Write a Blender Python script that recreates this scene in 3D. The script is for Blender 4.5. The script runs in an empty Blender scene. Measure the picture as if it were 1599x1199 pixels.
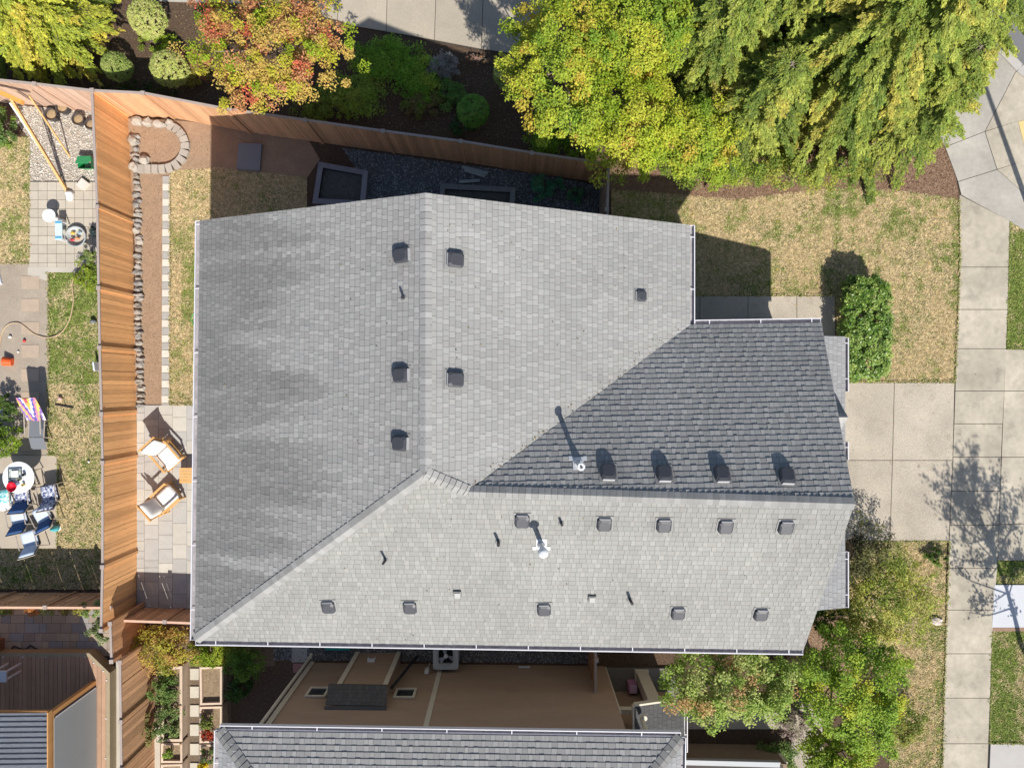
import bpy, math, random
import numpy as np
from mathutils import Vector, Matrix, noise

# ------------------------------------------------------------ camera, sky, sun
SC = bpy.context.scene
COL = SC.collection
F, H = 1090.0, 22.7            # focal length in photo pixels, camera height in metres
cam = bpy.data.cameras.new('camera'); camo = bpy.data.objects.new('camera', cam); COL.objects.link(camo)
cam.sensor_width = 36.0; cam.lens = F / 1599.0 * 36.0; cam.clip_end = 2000.0
camo.location = (0, 0, H); camo.rotation_euler = (0, 0, 0)
SC.camera = camo
SC.render.resolution_x, SC.render.resolution_y = 1024, 767
SUN_EL, SUN_AZ = math.radians(43.6), math.radians(160.3)
w = bpy.data.worlds.new('World'); SC.world = w; w.use_nodes = True
nt = w.node_tree; bg = nt.nodes['Background']
sky = nt.nodes.new('ShaderNodeTexSky'); sky.sky_type = 'NISHITA'; sky.sun_disc = False
sky.sun_elevation = SUN_EL; sky.sun_rotation = SUN_AZ; sky.altitude = 60
nt.links.new(sky.outputs[0], bg.inputs[0]); bg.inputs[1].default_value = 0.10
sl = bpy.data.lights.new('sun', 'SUN'); sl.energy = 4.9; sl.angle = math.radians(0.55); sl.color = (1.0, 0.95, 0.87)
so = bpy.data.objects.new('sun', sl); COL.objects.link(so)
SV = Vector((math.sin(SUN_AZ) * math.cos(SUN_EL), math.cos(SUN_AZ) * math.cos(SUN_EL), math.sin(SUN_EL)))
so.rotation_euler = (-SV).to_track_quat('-Z', 'Y').to_euler(); so.location = SV * 60
SC.view_settings.view_transform = 'Standard'; SC.view_settings.look = 'None'
SC.view_settings.exposure = 0.36; SC.view_settings.gamma = 1.0
SC.render.engine = 'CYCLES'
SC.cycles.max_bounces = 6; SC.cycles.transparent_max_bounces = 6

R = random.Random(7)
NR = np.random.RandomState(11)

# ------------------------------------------------------------ helpers
def P(x, y, h=0.0):
    s = (H - h) / F
    return Vector(((x - 800) * s, -(y - 600) * s, h))
def px(n, h=0.0): return n * (H - h) / F
def plane(a, b, c):
    n = (b - a).cross(c - a).normalized()
    if n.z < 0: n = -n
    return n, n.dot(a)
def ray(x, y, pl):
    n, d = pl; c = Vector((0, 0, H)); v = P(x, y, 0) - c
    return c + v * ((d - n.dot(c)) / n.dot(v))

ORG = {}
def tag(o, label=None, cat=None, group=None, kind=None):
    if label: o['label'] = label
    if cat: o['category'] = cat
    if group: o['group'] = group
    if kind: o['kind'] = kind
    return o
def thing(name, loc, label, cat, group=None, rz=0.0):
    o = bpy.data.objects.new(name, None); COL.objects.link(o)
    o.location = loc; o.rotation_euler = (0, 0, rz); o.empty_display_size = 0.2
    ORG[o.name] = Vector(loc)
    return tag(o, label, cat, group)

MATS = {}
def mat(name, col=(0.5, 0.5, 0.5), rough=0.8, attr=False, n1=(0, 0), n2=(0, 0), bump=(0, 0, 0), spec=0.3, metal=0.0, trans=0.0, stretch=None, col2=None, c2=(0.5, 0.45, 0.6)):
    """n1, n2 = (scale, amount) of brightness noise; bump = (scale, strength, distance); col2 blends in by noise c2 = (scale, lo, hi)"""
    if name in MATS: return MATS[name]
    m = bpy.data.materials.new(name); m.use_nodes = True; t = m.node_tree; N = t.nodes; L = t.links
    b = N['Principled BSDF']; b.inputs['Roughness'].default_value = rough; b.inputs['Metallic'].default_value = metal
    b.inputs['Specular IOR Level'].default_value = spec
    tc = N.new('ShaderNodeTexCoord'); mp = N.new('ShaderNodeMapping'); L.new(tc.outputs['Object'], mp.inputs[0])
    if stretch: mp.inputs['Scale'].default_value = stretch
    if attr:
        a = N.new('ShaderNodeAttribute'); a.attribute_name = 'col'; cur = a.outputs['Color']
    else:
        a = N.new('ShaderNodeRGB'); a.outputs[0].default_value = (*col, 1); cur = a.outputs[0]
    def nz(scale, det=4, rg=0.6):
        n = N.new('ShaderNodeTexNoise'); n.inputs['Scale'].default_value = scale; n.inputs['Detail'].default_value = det
        n.inputs['Roughness'].default_value = rg; L.new(mp.outputs[0], n.inputs['Vector']); return n.outputs['Fac']
    if col2:
        r = N.new('ShaderNodeMapRange'); r.inputs[1].default_value = c2[1]; r.inputs[2].default_value = c2[2]
        L.new(nz(c2[0], 5, 0.65), r.inputs[0])
        mx = N.new('ShaderNodeMix'); mx.data_type = 'RGBA'; L.new(r.outputs[0], mx.inputs[0]); L.new(cur, mx.inputs[6]); mx.inputs[7].default_value = (*col2, 1)
        cur = mx.outputs[2]
    for sc_, am in (n1, n2):
        if am:
            r = N.new('ShaderNodeMapRange'); r.inputs[1].default_value = 0.25; r.inputs[2].default_value = 0.75
            r.inputs[3].default_value = 1 - am; r.inputs[4].default_value = 1 + am; L.new(nz(sc_), r.inputs[0])
            mm = N.new('ShaderNodeVectorMath'); mm.operation = 'SCALE'; L.new(cur, mm.inputs[0]); L.new(r.outputs[0], mm.inputs['Scale'])
            cur = mm.outputs[0]
    L.new(cur, b.inputs['Base Color'])
    if bump[1]:
        bp = N.new('ShaderNodeBump'); bp.inputs['Strength'].default_value = bump[1]; bp.inputs['Distance'].default_value = bump[2]
        L.new(nz(bump[0], 3), bp.inputs['Height']); L.new(bp.outputs[0], b.inputs['Normal'])
    if trans:
        tr = N.new('ShaderNodeBsdfTranslucent'); L.new(cur, tr.inputs[0]); ms = N.new('ShaderNodeMixShader'); ms.inputs[0].default_value = trans
        out = N['Material Output']; L.new(b.outputs[0], ms.inputs[1]); L.new(tr.outputs[0], ms.inputs[2]); L.new(ms.outputs[0], out.inputs[0])
    MATS[name] = m; return m

def link_mesh(name, me, m, parent, label, cat, group, kind, smooth):
    if m: me.materials.append(m)
    if smooth: me.polygons.foreach_set('use_smooth', [True] * len(me.polygons))
    o = bpy.data.objects.new(name, me); COL.objects.link(o)
    org = Vector((0, 0, 0))
    if parent is not None:
        o.parent = parent; org = ORG[parent.name]; ORG[o.name] = org
    return tag(o, label, cat, group, kind)

class MB:
    def __init__(s): s.v = []; s.f = []; s.c = []
    def poly(s, pts, col=(1, 1, 1)):
        i = len(s.v); s.v += [tuple(p) for p in pts]; s.f.append(tuple(range(i, i + len(pts)))); s.c.append(col); return s
    def add(s, vs, fs, col=(1, 1, 1)):
        i = len(s.v); s.v += [tuple(p) for p in vs]
        for f in fs: s.f.append(tuple(i + k for k in f)); s.c.append(col)
        return s
    def obox(s, o, ax, ay, az, col=(1, 1, 1)):
        o = Vector(o); ax, ay, az = Vector(ax), Vector(ay), Vector(az)
        vs = [o, o + ax, o + ax + ay, o + ay]; vs += [p + az for p in vs]
        if ax.cross(ay).dot(az) < 0: fs = [(0, 1, 2, 3), (7, 6, 5, 4), (4, 5, 1, 0), (5, 6, 2, 1), (6, 7, 3, 2), (7, 4, 0, 3)]
        else: fs = [(3, 2, 1, 0), (4, 5, 6, 7), (0, 1, 5, 4), (1, 2, 6, 5), (2, 3, 7, 6), (3, 0, 4, 7)]
        return s.add(vs, fs, col)
    def box(s, c, sz, rz=0.0, col=(1, 1, 1)):
        c = Vector(c); a = Vector((math.cos(rz), math.sin(rz), 0)); b = Vector((-a.y, a.x, 0)); k = Vector((0, 0, 1))
        return s.obox(c - a * sz[0] / 2 - b * sz[1] / 2 - k * sz[2] / 2, a * sz[0], b * sz[1], k * sz[2], col)
    def beam(s, p, q, wd, ht, col=(1, 1, 1), up=(0, 0, 1)):
        p, q = Vector(p), Vector(q); d = q - p; up = Vector(up); a = d.cross(up)
        if a.length < 1e-4: a = d.cross(Vector((1, 0, 0)))
        a.normalize(); b = a.cross(d).normalized()
        return s.obox(p - a * wd / 2 - b * ht / 2, d, a * wd, b * ht, col)
    def cyl(s, p, q, r0, r1=None, n=12, col=(1, 1, 1), cap=True):
        r1 = r0 if r1 is None else r1
        p, q = Vector(p), Vector(q); d = (q - p).normalized(); a = d.cross(Vector((0, 0, 1)))
        if a.length < 1e-3: a = Vector((1, 0, 0))
        a.normalize(); b = d.cross(a)
        vs = []
        for c, r in ((p, r0), (q, r1)):
            for k in range(n):
                t = 2 * math.pi * k / n; vs.append(c + a * math.cos(t) * r + b * math.sin(t) * r)
        fs = [(k, (k + 1) % n, n + (k + 1) % n, n + k) for k in range(n)]
        if cap: fs += [tuple(range(n - 1, -1, -1)), tuple(range(n, 2 * n))]
        return s.add(vs, fs, col)
    def rings(s, rings, col=(1, 1, 1), cap=True, cap0=True):
        n = len(rings[0]); vs = [p for r in rings for p in r]; fs = []
        for j in range(len(rings) - 1):
            for k in range(n): fs.append((j * n + k, j * n + (k + 1) % n, (j + 1) * n + (k + 1) % n, (j + 1) * n + k))
        if cap0: fs.append(tuple(range(n - 1, -1, -1)))
        if cap: fs.append(tuple(range((len(rings) - 1) * n, len(rings) * n)))
        return s.add(vs, fs, col)
    def lathe(s, c, prof, n=20, col=(1, 1, 1), cap=True, cap0=True):
        c = Vector(c)
        return s.rings([[c + Vector((math.cos(2 * math.pi * k / n) * r, math.sin(2 * math.pi * k / n) * r, z)) for k in range(n)] for r, z in prof], col, cap, cap0)
    def prism(s, xy, z0, z1, col=(1, 1, 1)):
        n = len(xy); area = sum(xy[i][0] * xy[(i + 1) % n][1] - xy[(i + 1) % n][0] * xy[i][1] for i in range(n))
        if area < 0: xy = xy[::-1]
        return s.rings([[Vector((p[0], p[1], z0)) for p in xy], [Vector((p[0], p[1], z1)) for p in xy]], col)
    def tube(s, pts, r, n=8, col=(1, 1, 1)):
        for a, b in zip(pts[:-1], pts[1:]): s.cyl(a, b, r, r, n, col)
        return s
    def blob(s, c, rad, seed=0, sub=2, amp=0.15, col=(1, 1, 1)):
        import bmesh
        bm = bmesh.new(); bmesh.ops.create_icosphere(bm, subdivisions=sub, radius=1.0)
        vs = []
        for v in bm.verts:
            k = 1 + amp * noise.noise(v.co * 1.7 + Vector((seed * 3.1, seed, 0)))  + amp * .5 * noise.noise(v.co * 4 + Vector((seed, 0, 5)))
            vs.append(Vector(c) + Vector((v.co.x * rad[0] * k, v.co.y * rad[1] * k, v.co.z * rad[2] * k)))
        fs = [tuple(l.index for l in f.verts) for f in bm.faces]; bm.free()
        return s.add(vs, fs, col)
    def build(s, name, m, parent=None, label=None, cat=None, group=None, kind=None, smooth=False, weld=False):
        org = ORG[parent.name] if parent is not None else Vector((0, 0, 0))
        me = bpy.data.meshes.new(name)
        me.from_pydata([(p[0] - org.x, p[1] - org.y, p[2] - org.z) for p in s.v], [], s.f)
        at = me.attributes.new('col', 'FLOAT_COLOR', 'FACE')
        at.data.foreach_set('color', np.array([(*c[:3], 1.0) for c in s.c], dtype=np.float32).ravel())
        return link_mesh(name, me, m, parent, label, cat, group, kind, smooth)

def copy_thing(root, loc, rz=None, label=None, scale=None):
    def rec(o, par):
        c = o.copy(); COL.objects.link(c)
        if par is not None: c.parent = par
        for ch in [x for x in bpy.data.objects if x.parent == o]: rec(ch, c)
        return c
    r = rec(root, None); r.location = loc
    if rz is not None: r.rotation_euler = (0, 0, rz)
    if scale: r.scale = scale
    if label: r['label'] = label
    return r

def np_mesh(name, V, nper, C, m, parent=None, label=None, cat=None, group=None, kind=None):
    """V: (n*nper,3) verts, one polygon of nper corners each; C: (n,3)"""
    n = len(V) // nper
    org = ORG[parent.name] if parent is not None else Vector((0, 0, 0))
    V = V - np.array(org)
    me = bpy.data.meshes.new(name); me.vertices.add(n * nper); me.vertices.foreach_set('co', V.astype(np.float32).ravel())
    me.loops.add(n * nper); me.loops.foreach_set('vertex_index', np.arange(n * nper, dtype=np.int32))
    me.polygons.add(n); me.polygons.foreach_set('loop_start', np.arange(0, n * nper, nper, dtype=np.int32))
    at = me.attributes.new('col', 'FLOAT_COLOR', 'FACE')
    at.data.foreach_set('color', np.hstack([C, np.ones((n, 1))]).astype(np.float32).ravel())
    me.update(calc_edges=True)
    return link_mesh(name, me, m, parent, label, cat, group, kind, False)

def unit(a): return a / np.maximum(np.linalg.norm(a, axis=1, keepdims=True), 1e-9)
def leaf_verts(c, nrm, d, ln, wd):
    """diamond leaves: centre c, normal nrm, direction d"""
    nrm = unit(nrm); d = unit(d - nrm * np.sum(d * nrm, 1, keepdims=True)); s = np.cross(nrm, d)
    ln = np.asarray(ln).reshape(-1, 1); wd = np.asarray(wd).reshape(-1, 1)
    V = np.stack([c - d * ln / 2, c + s * wd / 2 - d * ln * .05, c + d * ln / 2, c - s * wd / 2 - d * ln * .05], 1)
    return V.reshape(-1, 3)

def inpoly(x, y, poly):
    r = False; n = len(poly); j = n - 1
    for i in range(n):
        xi, yi = poly[i]; xj, yj = poly[j]
        if (yi > y) != (yj > y) and x < (xj - xi) * (y - yi) / (yj - yi + 1e-12) + xi: r = not r
        j = i
    return r

# ------------------------------------------------------------ ground and paving (structure)
M_SOIL = mat('bark_soil', (0.105, 0.068, 0.045), 0.95, n1=(14, .45), n2=(60, .35), bump=(45, 1.0, .03))
M_MULCH = mat('mulch', (0.25, 0.155, 0.10), 0.95, n1=(30, .4), n2=(90, .4), bump=(60, 1.0, .03), col2=(0.33, 0.23, 0.155), c2=(9, .45, .65))
M_DRY = mat('dry_dirt', (0.33, 0.225, 0.15), 0.95, n1=(3, .12), n2=(40, .25), bump=(40, .8, .02))
M_CONC = mat('concrete', (0.46, 0.42, 0.36), 0.85, n1=(1.2, .10), n2=(50, .08), bump=(80, .3, .004))
M_CONCG = mat('concrete_grey', (0.42, 0.40, 0.375), 0.85, n1=(1.0, .10), n2=(45, .09), bump=(80, .3, .004))
M_AGG = mat('exposed_aggregate', (0.43, 0.355, 0.27), 0.9, n1=(1.0, .10), n2=(38, .34), bump=(45, .8, .008))
M_AGG2 = mat('grey_aggregate', (0.34, 0.285, 0.225), 0.9, n1=(1.5, .14), n2=(38, .32), bump=(45, .8, .008))
M_ASPH = mat('asphalt', (0.17, 0.17, 0.175), 0.9, n1=(.8, .08), n2=(60, .25), bump=(70, .7, .006))
M_JOINT = mat('joint_dark', (0.06, 0.052, 0.045), 1.0, n1=(8, .3))
M_LAWN = mat('lawn_soil', (0.44, 0.33, 0.17), 0.95, n1=(16, .3), n2=(70, .5), bump=(60, 1.0, .03), col2=(0.10, 0.13, 0.03), c2=(1.1, .45, .62))
M_LAWNG = mat('green_lawn_soil', (0.085, 0.125, 0.025), 0.95, n1=(10, .35), n2=(70, .5), bump=(60, 1.0, .03), col2=(0.20, 0.15, 0.055), c2=(1.3, .52, .66))
M_GRAV = mat('gravel_bed', (0.24, 0.235, 0.225), 0.95, n1=(30, .5), n2=(90, .5), bump=(40, 1.0, .03))
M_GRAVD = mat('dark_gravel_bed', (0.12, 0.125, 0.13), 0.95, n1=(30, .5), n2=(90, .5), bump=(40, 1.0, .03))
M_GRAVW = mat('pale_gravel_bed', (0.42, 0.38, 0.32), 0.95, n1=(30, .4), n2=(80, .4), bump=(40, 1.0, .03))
M_PAV = mat('paver', attr=True, rough=0.85, n1=(5, .07), n2=(60, .10), bump=(60, .4, .004))
M_WHITEC = mat('pale_concrete', (0.52, 0.53, 0.56), 0.8, n1=(2, .05), n2=(40, .04))

def sheet(name, pts, z, m, **kw):
    """flat ground sheet from photo pixel outline"""
    b = MB(); q = [P(x, y, 0) for x, y in pts]
    for p in q: p.z = z
    n = len(q); area = sum(q[i].x * q[(i + 1) % n].y - q[(i + 1) % n].x * q[i].y for i in range(n))
    if area < 0: q = q[::-1]
    b.poly(q); return b.build(name, m, kind='structure', **kw)
def slab(name, pts, z0, z1, m):
    b = MB(); b.prism([(P(x, y).x, P(x, y).y) for x, y in pts], z0, z1); return b.build(name, m, kind='structure')

g = MB(); g.poly([(-300, -300, 0), (300, -300, 0), (300, 300, 0), (-300, 300, 0)]); g.build('ground', M_SOIL, kind='structure')

FRONT = [(955, 296), (1060, 304), (1150, 312), (1240, 300), (1330, 293), (1420, 300), (1496, 310), (1499, 400), (1491, 597), (1150, 597), (955, 520)]
sheet('front_lawn', FRONT, .008, M_LAWN)
sheet('mulch_bed', [(952, 252), (1100, 200), (1300, 160), (1430, 170), (1470, 215), (1490, 262), (1498, 312), (1420, 303), (1330, 296), (1240, 303), (1150, 315), (1060, 307), (952, 298)], .012, M_MULCH)
SELAWN = [(1340, 846), (1478, 846), (1475, 1000), (1470, 1220), (1385, 1220), (1400, 1100), (1330, 1000), (1318, 900)]
sheet('side_lawn', SELAWN, .008, M_LAWN)
sheet('corner_mulch', [(1225, 990), (1330, 960), (1345, 1010), (1300, 1130), (1240, 1130)], .012, M_MULCH)
VERGE1 = [(1577, 346), (1640, 380), (1640, 545), (1571, 545)]
VERGE2 = [(1549, 985), (1700, 985), (1700, 1160), (1545, 1160)]
VERGE3 = [(1556, 876), (1640, 876), (1640, 912), (1555, 912)]
sheet('upper_verge', VERGE1, .008, M_LAWNG); sheet('lower_verge', VERGE2, .008, M_LAWNG); sheet('narrow_verge', VERGE3, .008, M_LAWNG)
OWNL = [(268, 268), (338, 262), (480, 278), (480, 420), (330, 420), (320, 632), (266, 632)]
sheet('back_lawn', OWNL, .008, M_LAWN)
sheet('planting_strip', [(200, 186), (290, 190), (480, 215), (500, 250), (480, 279), (338, 263), (268, 268), (257, 300), (257, 632), (208, 632), (212, 400)], .010, M_DRY)
WL1 = [(-60, 215), (47, 215), (48, 412), (-60, 412)]
WL2 = [(77, 414), (158, 414), (160, 700), (160, 920), (-60, 920), (-60, 860), (90, 855), (90, 711), (77, 711)]
sheet('neighbour_lawn', WL1, .008, M_LAWN); sheet('neighbour_green_lawn', WL2, .008, M_LAWNG)

# driveway, walks, sidewalk as slabs with gaps that read as joints
JN = MB()
def walk(name, rows, z, m, gap=0.9):
    """rows: list of quads (px outlines); each becomes a slab shrunk by half the gap"""
    b = MB()
    for q in rows:
        cx = sum(p[0] for p in q) / len(q); cy = sum(p[1] for p in q) / len(q); s = []
        for i, p in enumerate(q):
            a, c = q[i - 1], q[(i + 1) % len(q)]
            d1 = Vector((p[0] - a[0], p[1] - a[1])).normalized(); d2 = Vector((p[0] - c[0], p[1] - c[1])).normalized()
            k = abs(d1.x * d2.y - d1.y * d2.x) or 1
            s.append((p[0] - (d1.x + d2.x) / k * gap / 2, p[1] - (d1.y + d2.y) / k * gap / 2))
        k = R.uniform(.93, 1.05)
        b.prism([(P(x, y).x, P(x, y).y) for x, y in s], -0.02, z + R.uniform(-.002, .002), (k, k, k))
    return b.build(name, m, kind='structure')
def attrmat(name, col, **kw):
    m = mat(name, col, **kw); t = m.node_tree; b = t.nodes['Principled BSDF']; l = b.inputs['Base Color'].links[0]
    a = t.nodes.new('ShaderNodeAttribute'); a.attribute_name = 'col'; mm = t.nodes.new('ShaderNodeVectorMath'); mm.operation = 'MULTIPLY'
    t.links.new(l.from_socket, mm.inputs[0]); t.links.new(a.outputs['Vector'], mm.inputs[1]); t.links.new(mm.outputs[0], b.inputs['Base Color']); return m
A_CONC = attrmat('sidewalk_concrete', (0.42, 0.375, 0.30), rough=.85, n1=(.7, .26), n2=(6, .12), col2=(.27, .24, .20), c2=(1.7, .54, .78), bump=(80, .3, .004))
A_CONCG = attrmat('ramp_concrete', (0.385, 0.36, 0.32), rough=.85, n1=(.8, .18), n2=(8, .09), bump=(80, .3, .004))
A_AGG = attrmat('driveway_aggregate', (0.415, 0.365, 0.295), rough=.9, n1=(.8, .20), n2=(26, .28), col2=(.26, .22, .17), c2=(1.6, .58, .8), bump=(45, .8, .008))
def xl(y): return np.interp(y, [300, 400, 500, 600, 720, 850, 950, 1030, 1199, 1260], [1497, 1499, 1495, 1491, 1487, 1481, 1478, 1475, 1471, 1470])
def xr(y): return np.interp(y, [346, 480, 545, 600, 700, 880, 980, 1100, 1199, 1260], [1576, 1573, 1570, 1568, 1563, 1557, 1549, 1545, 1541, 1539])
JY = [418, 484, 545, 611, 662, 714, 767, 820, 887, 952, 1020, 1089, 1160, 1230]
sheet('sidewalk_base', [(1466, 212), (1500, 300), (1497, 560), (1484, 860), (1470, 1260), (1541, 1260), (1558, 880), (1572, 545), (1578, 348), (1660, 400), (1660, 90), (1552, 60), (1430, 60), (1430, 190)], .005, M_JOINT)
rows = []
ya = 305
for y in JY:
    rows.append([(xl(ya), ya), (xr(max(ya, 346)), max(ya, 346) if ya < 346 else ya), (xr(y), y), (xl(y), y)]); ya = y
walk('sidewalk', rows[:], .045, A_CONC)
walk('ramp_pavement', [[(1537, 207), (1475, 231), (1462, 205), (1440, 150), (1450, 62), (1556, 62), (1560, 80), (1586, 112)],
      [(1537, 207), (1556, 266), (1495, 285), (1475, 231)], [(1495, 285), (1556, 266), (1605, 310), (1660, 330), (1660, 396), (1576, 346), (1500, 305)],
      ], .046, A_CONCG)
walk('ramp_landing', [[(1586, 112), (1537, 207), (1599, 187), (1690, 170), (1620, 125)], [(1537, 207), (1599, 187), (1690, 170), (1690, 235), (1601, 251), (1556, 266)],
      [(1556, 266), (1601, 251), (1690, 235), (1690, 330), (1605, 309)]], .047, A_CONC)
tp = MB()
tp.prism([(P(*p).x, P(*p).y) for p in [(1589, 192), (1640, 178), (1650, 215), (1599, 232)]], 0, .056, (.62, .48, .22))
tp.build('ramp_tactile_pad', M_PAV, kind='structure')
sheet('street', [(1545, 75), (1590, 125), (1900, 500), (1900, -300), (1540, -300), (1500, 0)], .006, M_ASPH)
cb = MB()
cp = [(1500, 20), (1542, 60), (1562, 79), (1590, 109), (1640, 150), (1720, 240)]
for a, b in zip(cp[:-1], cp[1:]): cb.beam(P(*a) + Vector((0, 0, .03)), P(*b) + Vector((0, 0, .03)), .28, .14)
cb.build('curb', M_CONCG, kind='structure')
walk('driveway', [[(1140, 598), (1396, 598), (1393, 719), (1140, 719)], [(1396, 598), (1490, 598), (1487, 719), (1393, 719)],
                  [(1140, 719), (1393, 719), (1389, 844), (1140, 844)], [(1393, 719), (1487, 719), (1481, 844), (1389, 844)]], .044, A_AGG)
sheet('driveway_base', [(1138, 596), (1491, 596), (1483, 846), (1138, 846)], .006, M_JOINT)
walk('driveway_apron', [[(1569, 546), (1700, 546), (1700, 611), (1567, 611)], [(1567, 611), (1700, 611), (1700, 714), (1563, 714)], [(1563, 714), (1700, 714), (1700, 818), (1559, 818)], [(1559, 818), (1700, 818), (1700, 875), (1557, 875)]], .044, A_CONC)
sheet('apron_base', [(1556, 545), (1702, 545), (1702, 877), (1556, 877)], .0055, M_JOINT)
slab('white_pad', [(1552, 913), (1700, 913), (1700, 979), (1548, 979)], 0, .05, M_WHITEC)
slab('corner_pavement', [(1546, 1161), (1700, 1161), (1700, 1260), (1542, 1260)], 0, .045, M_CONCG)
slab('white_pad_edging', [(1548, 979.6), (1700, 979.6), (1700, 985), (1548, 985)], 0, .04, mat('brick_edge', (.28, .18, .13), .9, n2=(30, .3)))
walk('entry_walk', [[(1000, 463), (1093, 463), (1093, 512), (1000, 512)], [(1093, 463), (1168, 463), (1168, 512), (1093, 512)], [(1168, 463), (1244, 463), (1244, 512), (1168, 512)], [(1244, 463), (1304, 463), (1304, 600), (1244, 600)]], .04, A_AGG)
walk('north_driveway', [[(470, -80), (530, -80), (528, 33), (478, 22)], [(530, -80), (607, -80), (604, 51), (551, 42), (528, 33)], [(607, -80), (684, -80), (679, 64), (604, 51)],
                        [(684, -80), (758, -80), (752, 78), (679, 64)], [(758, -80), (850, -80), (850, 92), (790, 84), (752, 78)]], .04, attrmat('north_concrete', (.40, .35, .28), rough=.85, n1=(1, .1), n2=(40, .18), bump=(60, .4, .004)))
sheet('north_driveway_base', [(468, -82), (852, -82), (852, 94), (752, 80), (604, 53), (478, 24)], .006, M_JOINT)
walk('left_north_driveway', [[(250, -80), (468, -80), (468, 10), (250, 4)]], .04, A_CONCG)
walk('southeast_walk', [[(1060, 1108), (1105, 1108), (1105, 1138), (1060, 1138)], [(1105, 1108), (1240, 1112), (1240, 1138), (1105, 1138)], [(1236, 1138), (1284, 1134), (1290, 1260), (1232, 1260)], [(1236, 1090), (1276, 1090), (1284, 1134), (1236, 1138)]], .04, A_AGG)

# gravel
G_N = [(535, 232), (620, 243), (720, 258), (830, 271), (945, 292), (942, 420), (540, 420), (560, 270)]
G_W = [(28, 166), (160, 175), (152, 283), (47, 283), (45, 215), (25, 190)]
G_S = [(430, 960), (935, 960), (935, 1036), (428, 1030)]
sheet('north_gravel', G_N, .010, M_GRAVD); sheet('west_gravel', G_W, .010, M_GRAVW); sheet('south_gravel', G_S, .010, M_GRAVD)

# pavers
def shade(c, a, b_):
    k = R.uniform(a, b_); return (c[0] * k, c[1] * k, c[2] * k)
b = MB()
pal = [(.50, .475, .42), (.42, .405, .38), (.455, .435, .395), (.405, .395, .375), (.48, .455, .405)]
def paver(x0, y0, x1, y1, z, col, gp=.5):
    if x1 - x0 < 1.5: return
    b.prism([(P(x, y).x, P(x, y).y) for x, y in ((x0 + gp / 2, y0 + gp / 2), (x1 - gp / 2, y0 + gp / 2), (x1 - gp / 2, y1 - gp / 2), (x0 + gp / 2, y1 - gp / 2))], 0, z + R.uniform(-.001, .002), col)
# own patio: mixed squares of 22 px and 22x11 rectangles
y = 634
cols = [227, 249, 271, 293, 315, 337, 359, 381, 403]
for ci, x in enumerate(cols):
    y = 633 + (ci % 3) * -7
    while y < 948:
        hgt = R.choice([22, 22, 22, 11, 33])
        y0, y1 = max(y, 633), min(y + hgt, 950)
        if y1 > y0 + 1: paver(x, y0, x + 22, y1, .04, shade(R.choice(pal), .94, 1.05), .45)
        y += hgt
y = 633
while y < 948:
    hgt = R.choice([12, 15, 12, 20]); paver(215, y, 227, min(y + hgt, 950), .04, shade(R.choice(pal), .92, 1.05), .45); y += hgt
b.build('patio_paving', M_PAV, kind='structure')
sheet('patio_base', [(212, 632), (426, 632), (426, 951), (212, 951)], .012, mat('paver_sand', (.30, .27, .22), .95, n2=(50, .2)))
b = MB(); y = 276; k = 0
while y < 632:
    x0 = np.interp(y, [276, 632], [255, 253.5])
    paver(x0, y, x0 + 12, y + 11.4, .035, (.60, .56, .49) if k % 2 else (.36, .35, .33), .3); y += 11.8; k += 1
b.build('paver_path', M_PAV, kind='structure')
b = MB()
for i in range(8):
    for j in range(10):
        x0 = 47 + i * 14.2; y0 = 285 + j * 14
        paver(x0, y0, min(x0 + 14.2, 154), y0 + 14, .035, shade((.47, .42, .345), .92, 1.05), .6)
b.build('neighbour_paver_patio', M_PAV, kind='structure')
sheet('neighbour_paver_base', [(46, 283), (156, 283), (156, 425), (46, 425)], .012, M_JOINT)
slab('neighbour_aggregate_path', [(-60, 413), (74, 413), (77, 450), (77, 711), (-60, 711)], -.01, .030, M_AGG2)
b = MB()
for yy in (432, 467, 503, 539, 576, 612, 648, 684):
    paver(35, yy, 63, yy + 20, .042, shade((.42, .33, .25), .95, 1.05), .5)
b.build('stepping_pavers', M_PAV, kind='structure')
slab('neighbour_patio_slab', [(-60, 711.5), (90, 711.5), (92, 780), (90, 856), (-60, 856)], -.01, .045, mat('patio_concrete', (.42, .36, .285), .85, n1=(1.5, .1), n2=(40, .1)))
slab('neighbour_paver_edging', [(45.2, 418), (154, 418), (154, 426), (76, 426), (76, 440), (45.2, 430)], 0, .038, M_CONC)
# flagstone patio by the covered deck
b = MB(); y = 950
while y < 1024:
    x = -40 + R.uniform(0, 8); hgt = R.choice([10, 13, 15])
    while x < 176:
        wd = R.choice([11, 14, 18, 22]); paver(x, y, min(x + wd, 177), y + hgt, .03, shade(R.choice([(.36, .29, .22), (.30, .28, .27), (.40, .32, .23), (.33, .27, .22)]), .8, 1.1), .5); x += wd
    y += hgt
b.build('flagstone_patio', M_PAV, kind='structure')
sheet('flagstone_base', [(-60, 948), (178, 948), (178, 1060), (-60, 1060)], .012, M_JOINT)
slab('deck_side_slab', [(183, 1030), (190, 1040), (191, 1260), (183, 1260)], 0, .05, M_CONC)
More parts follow.
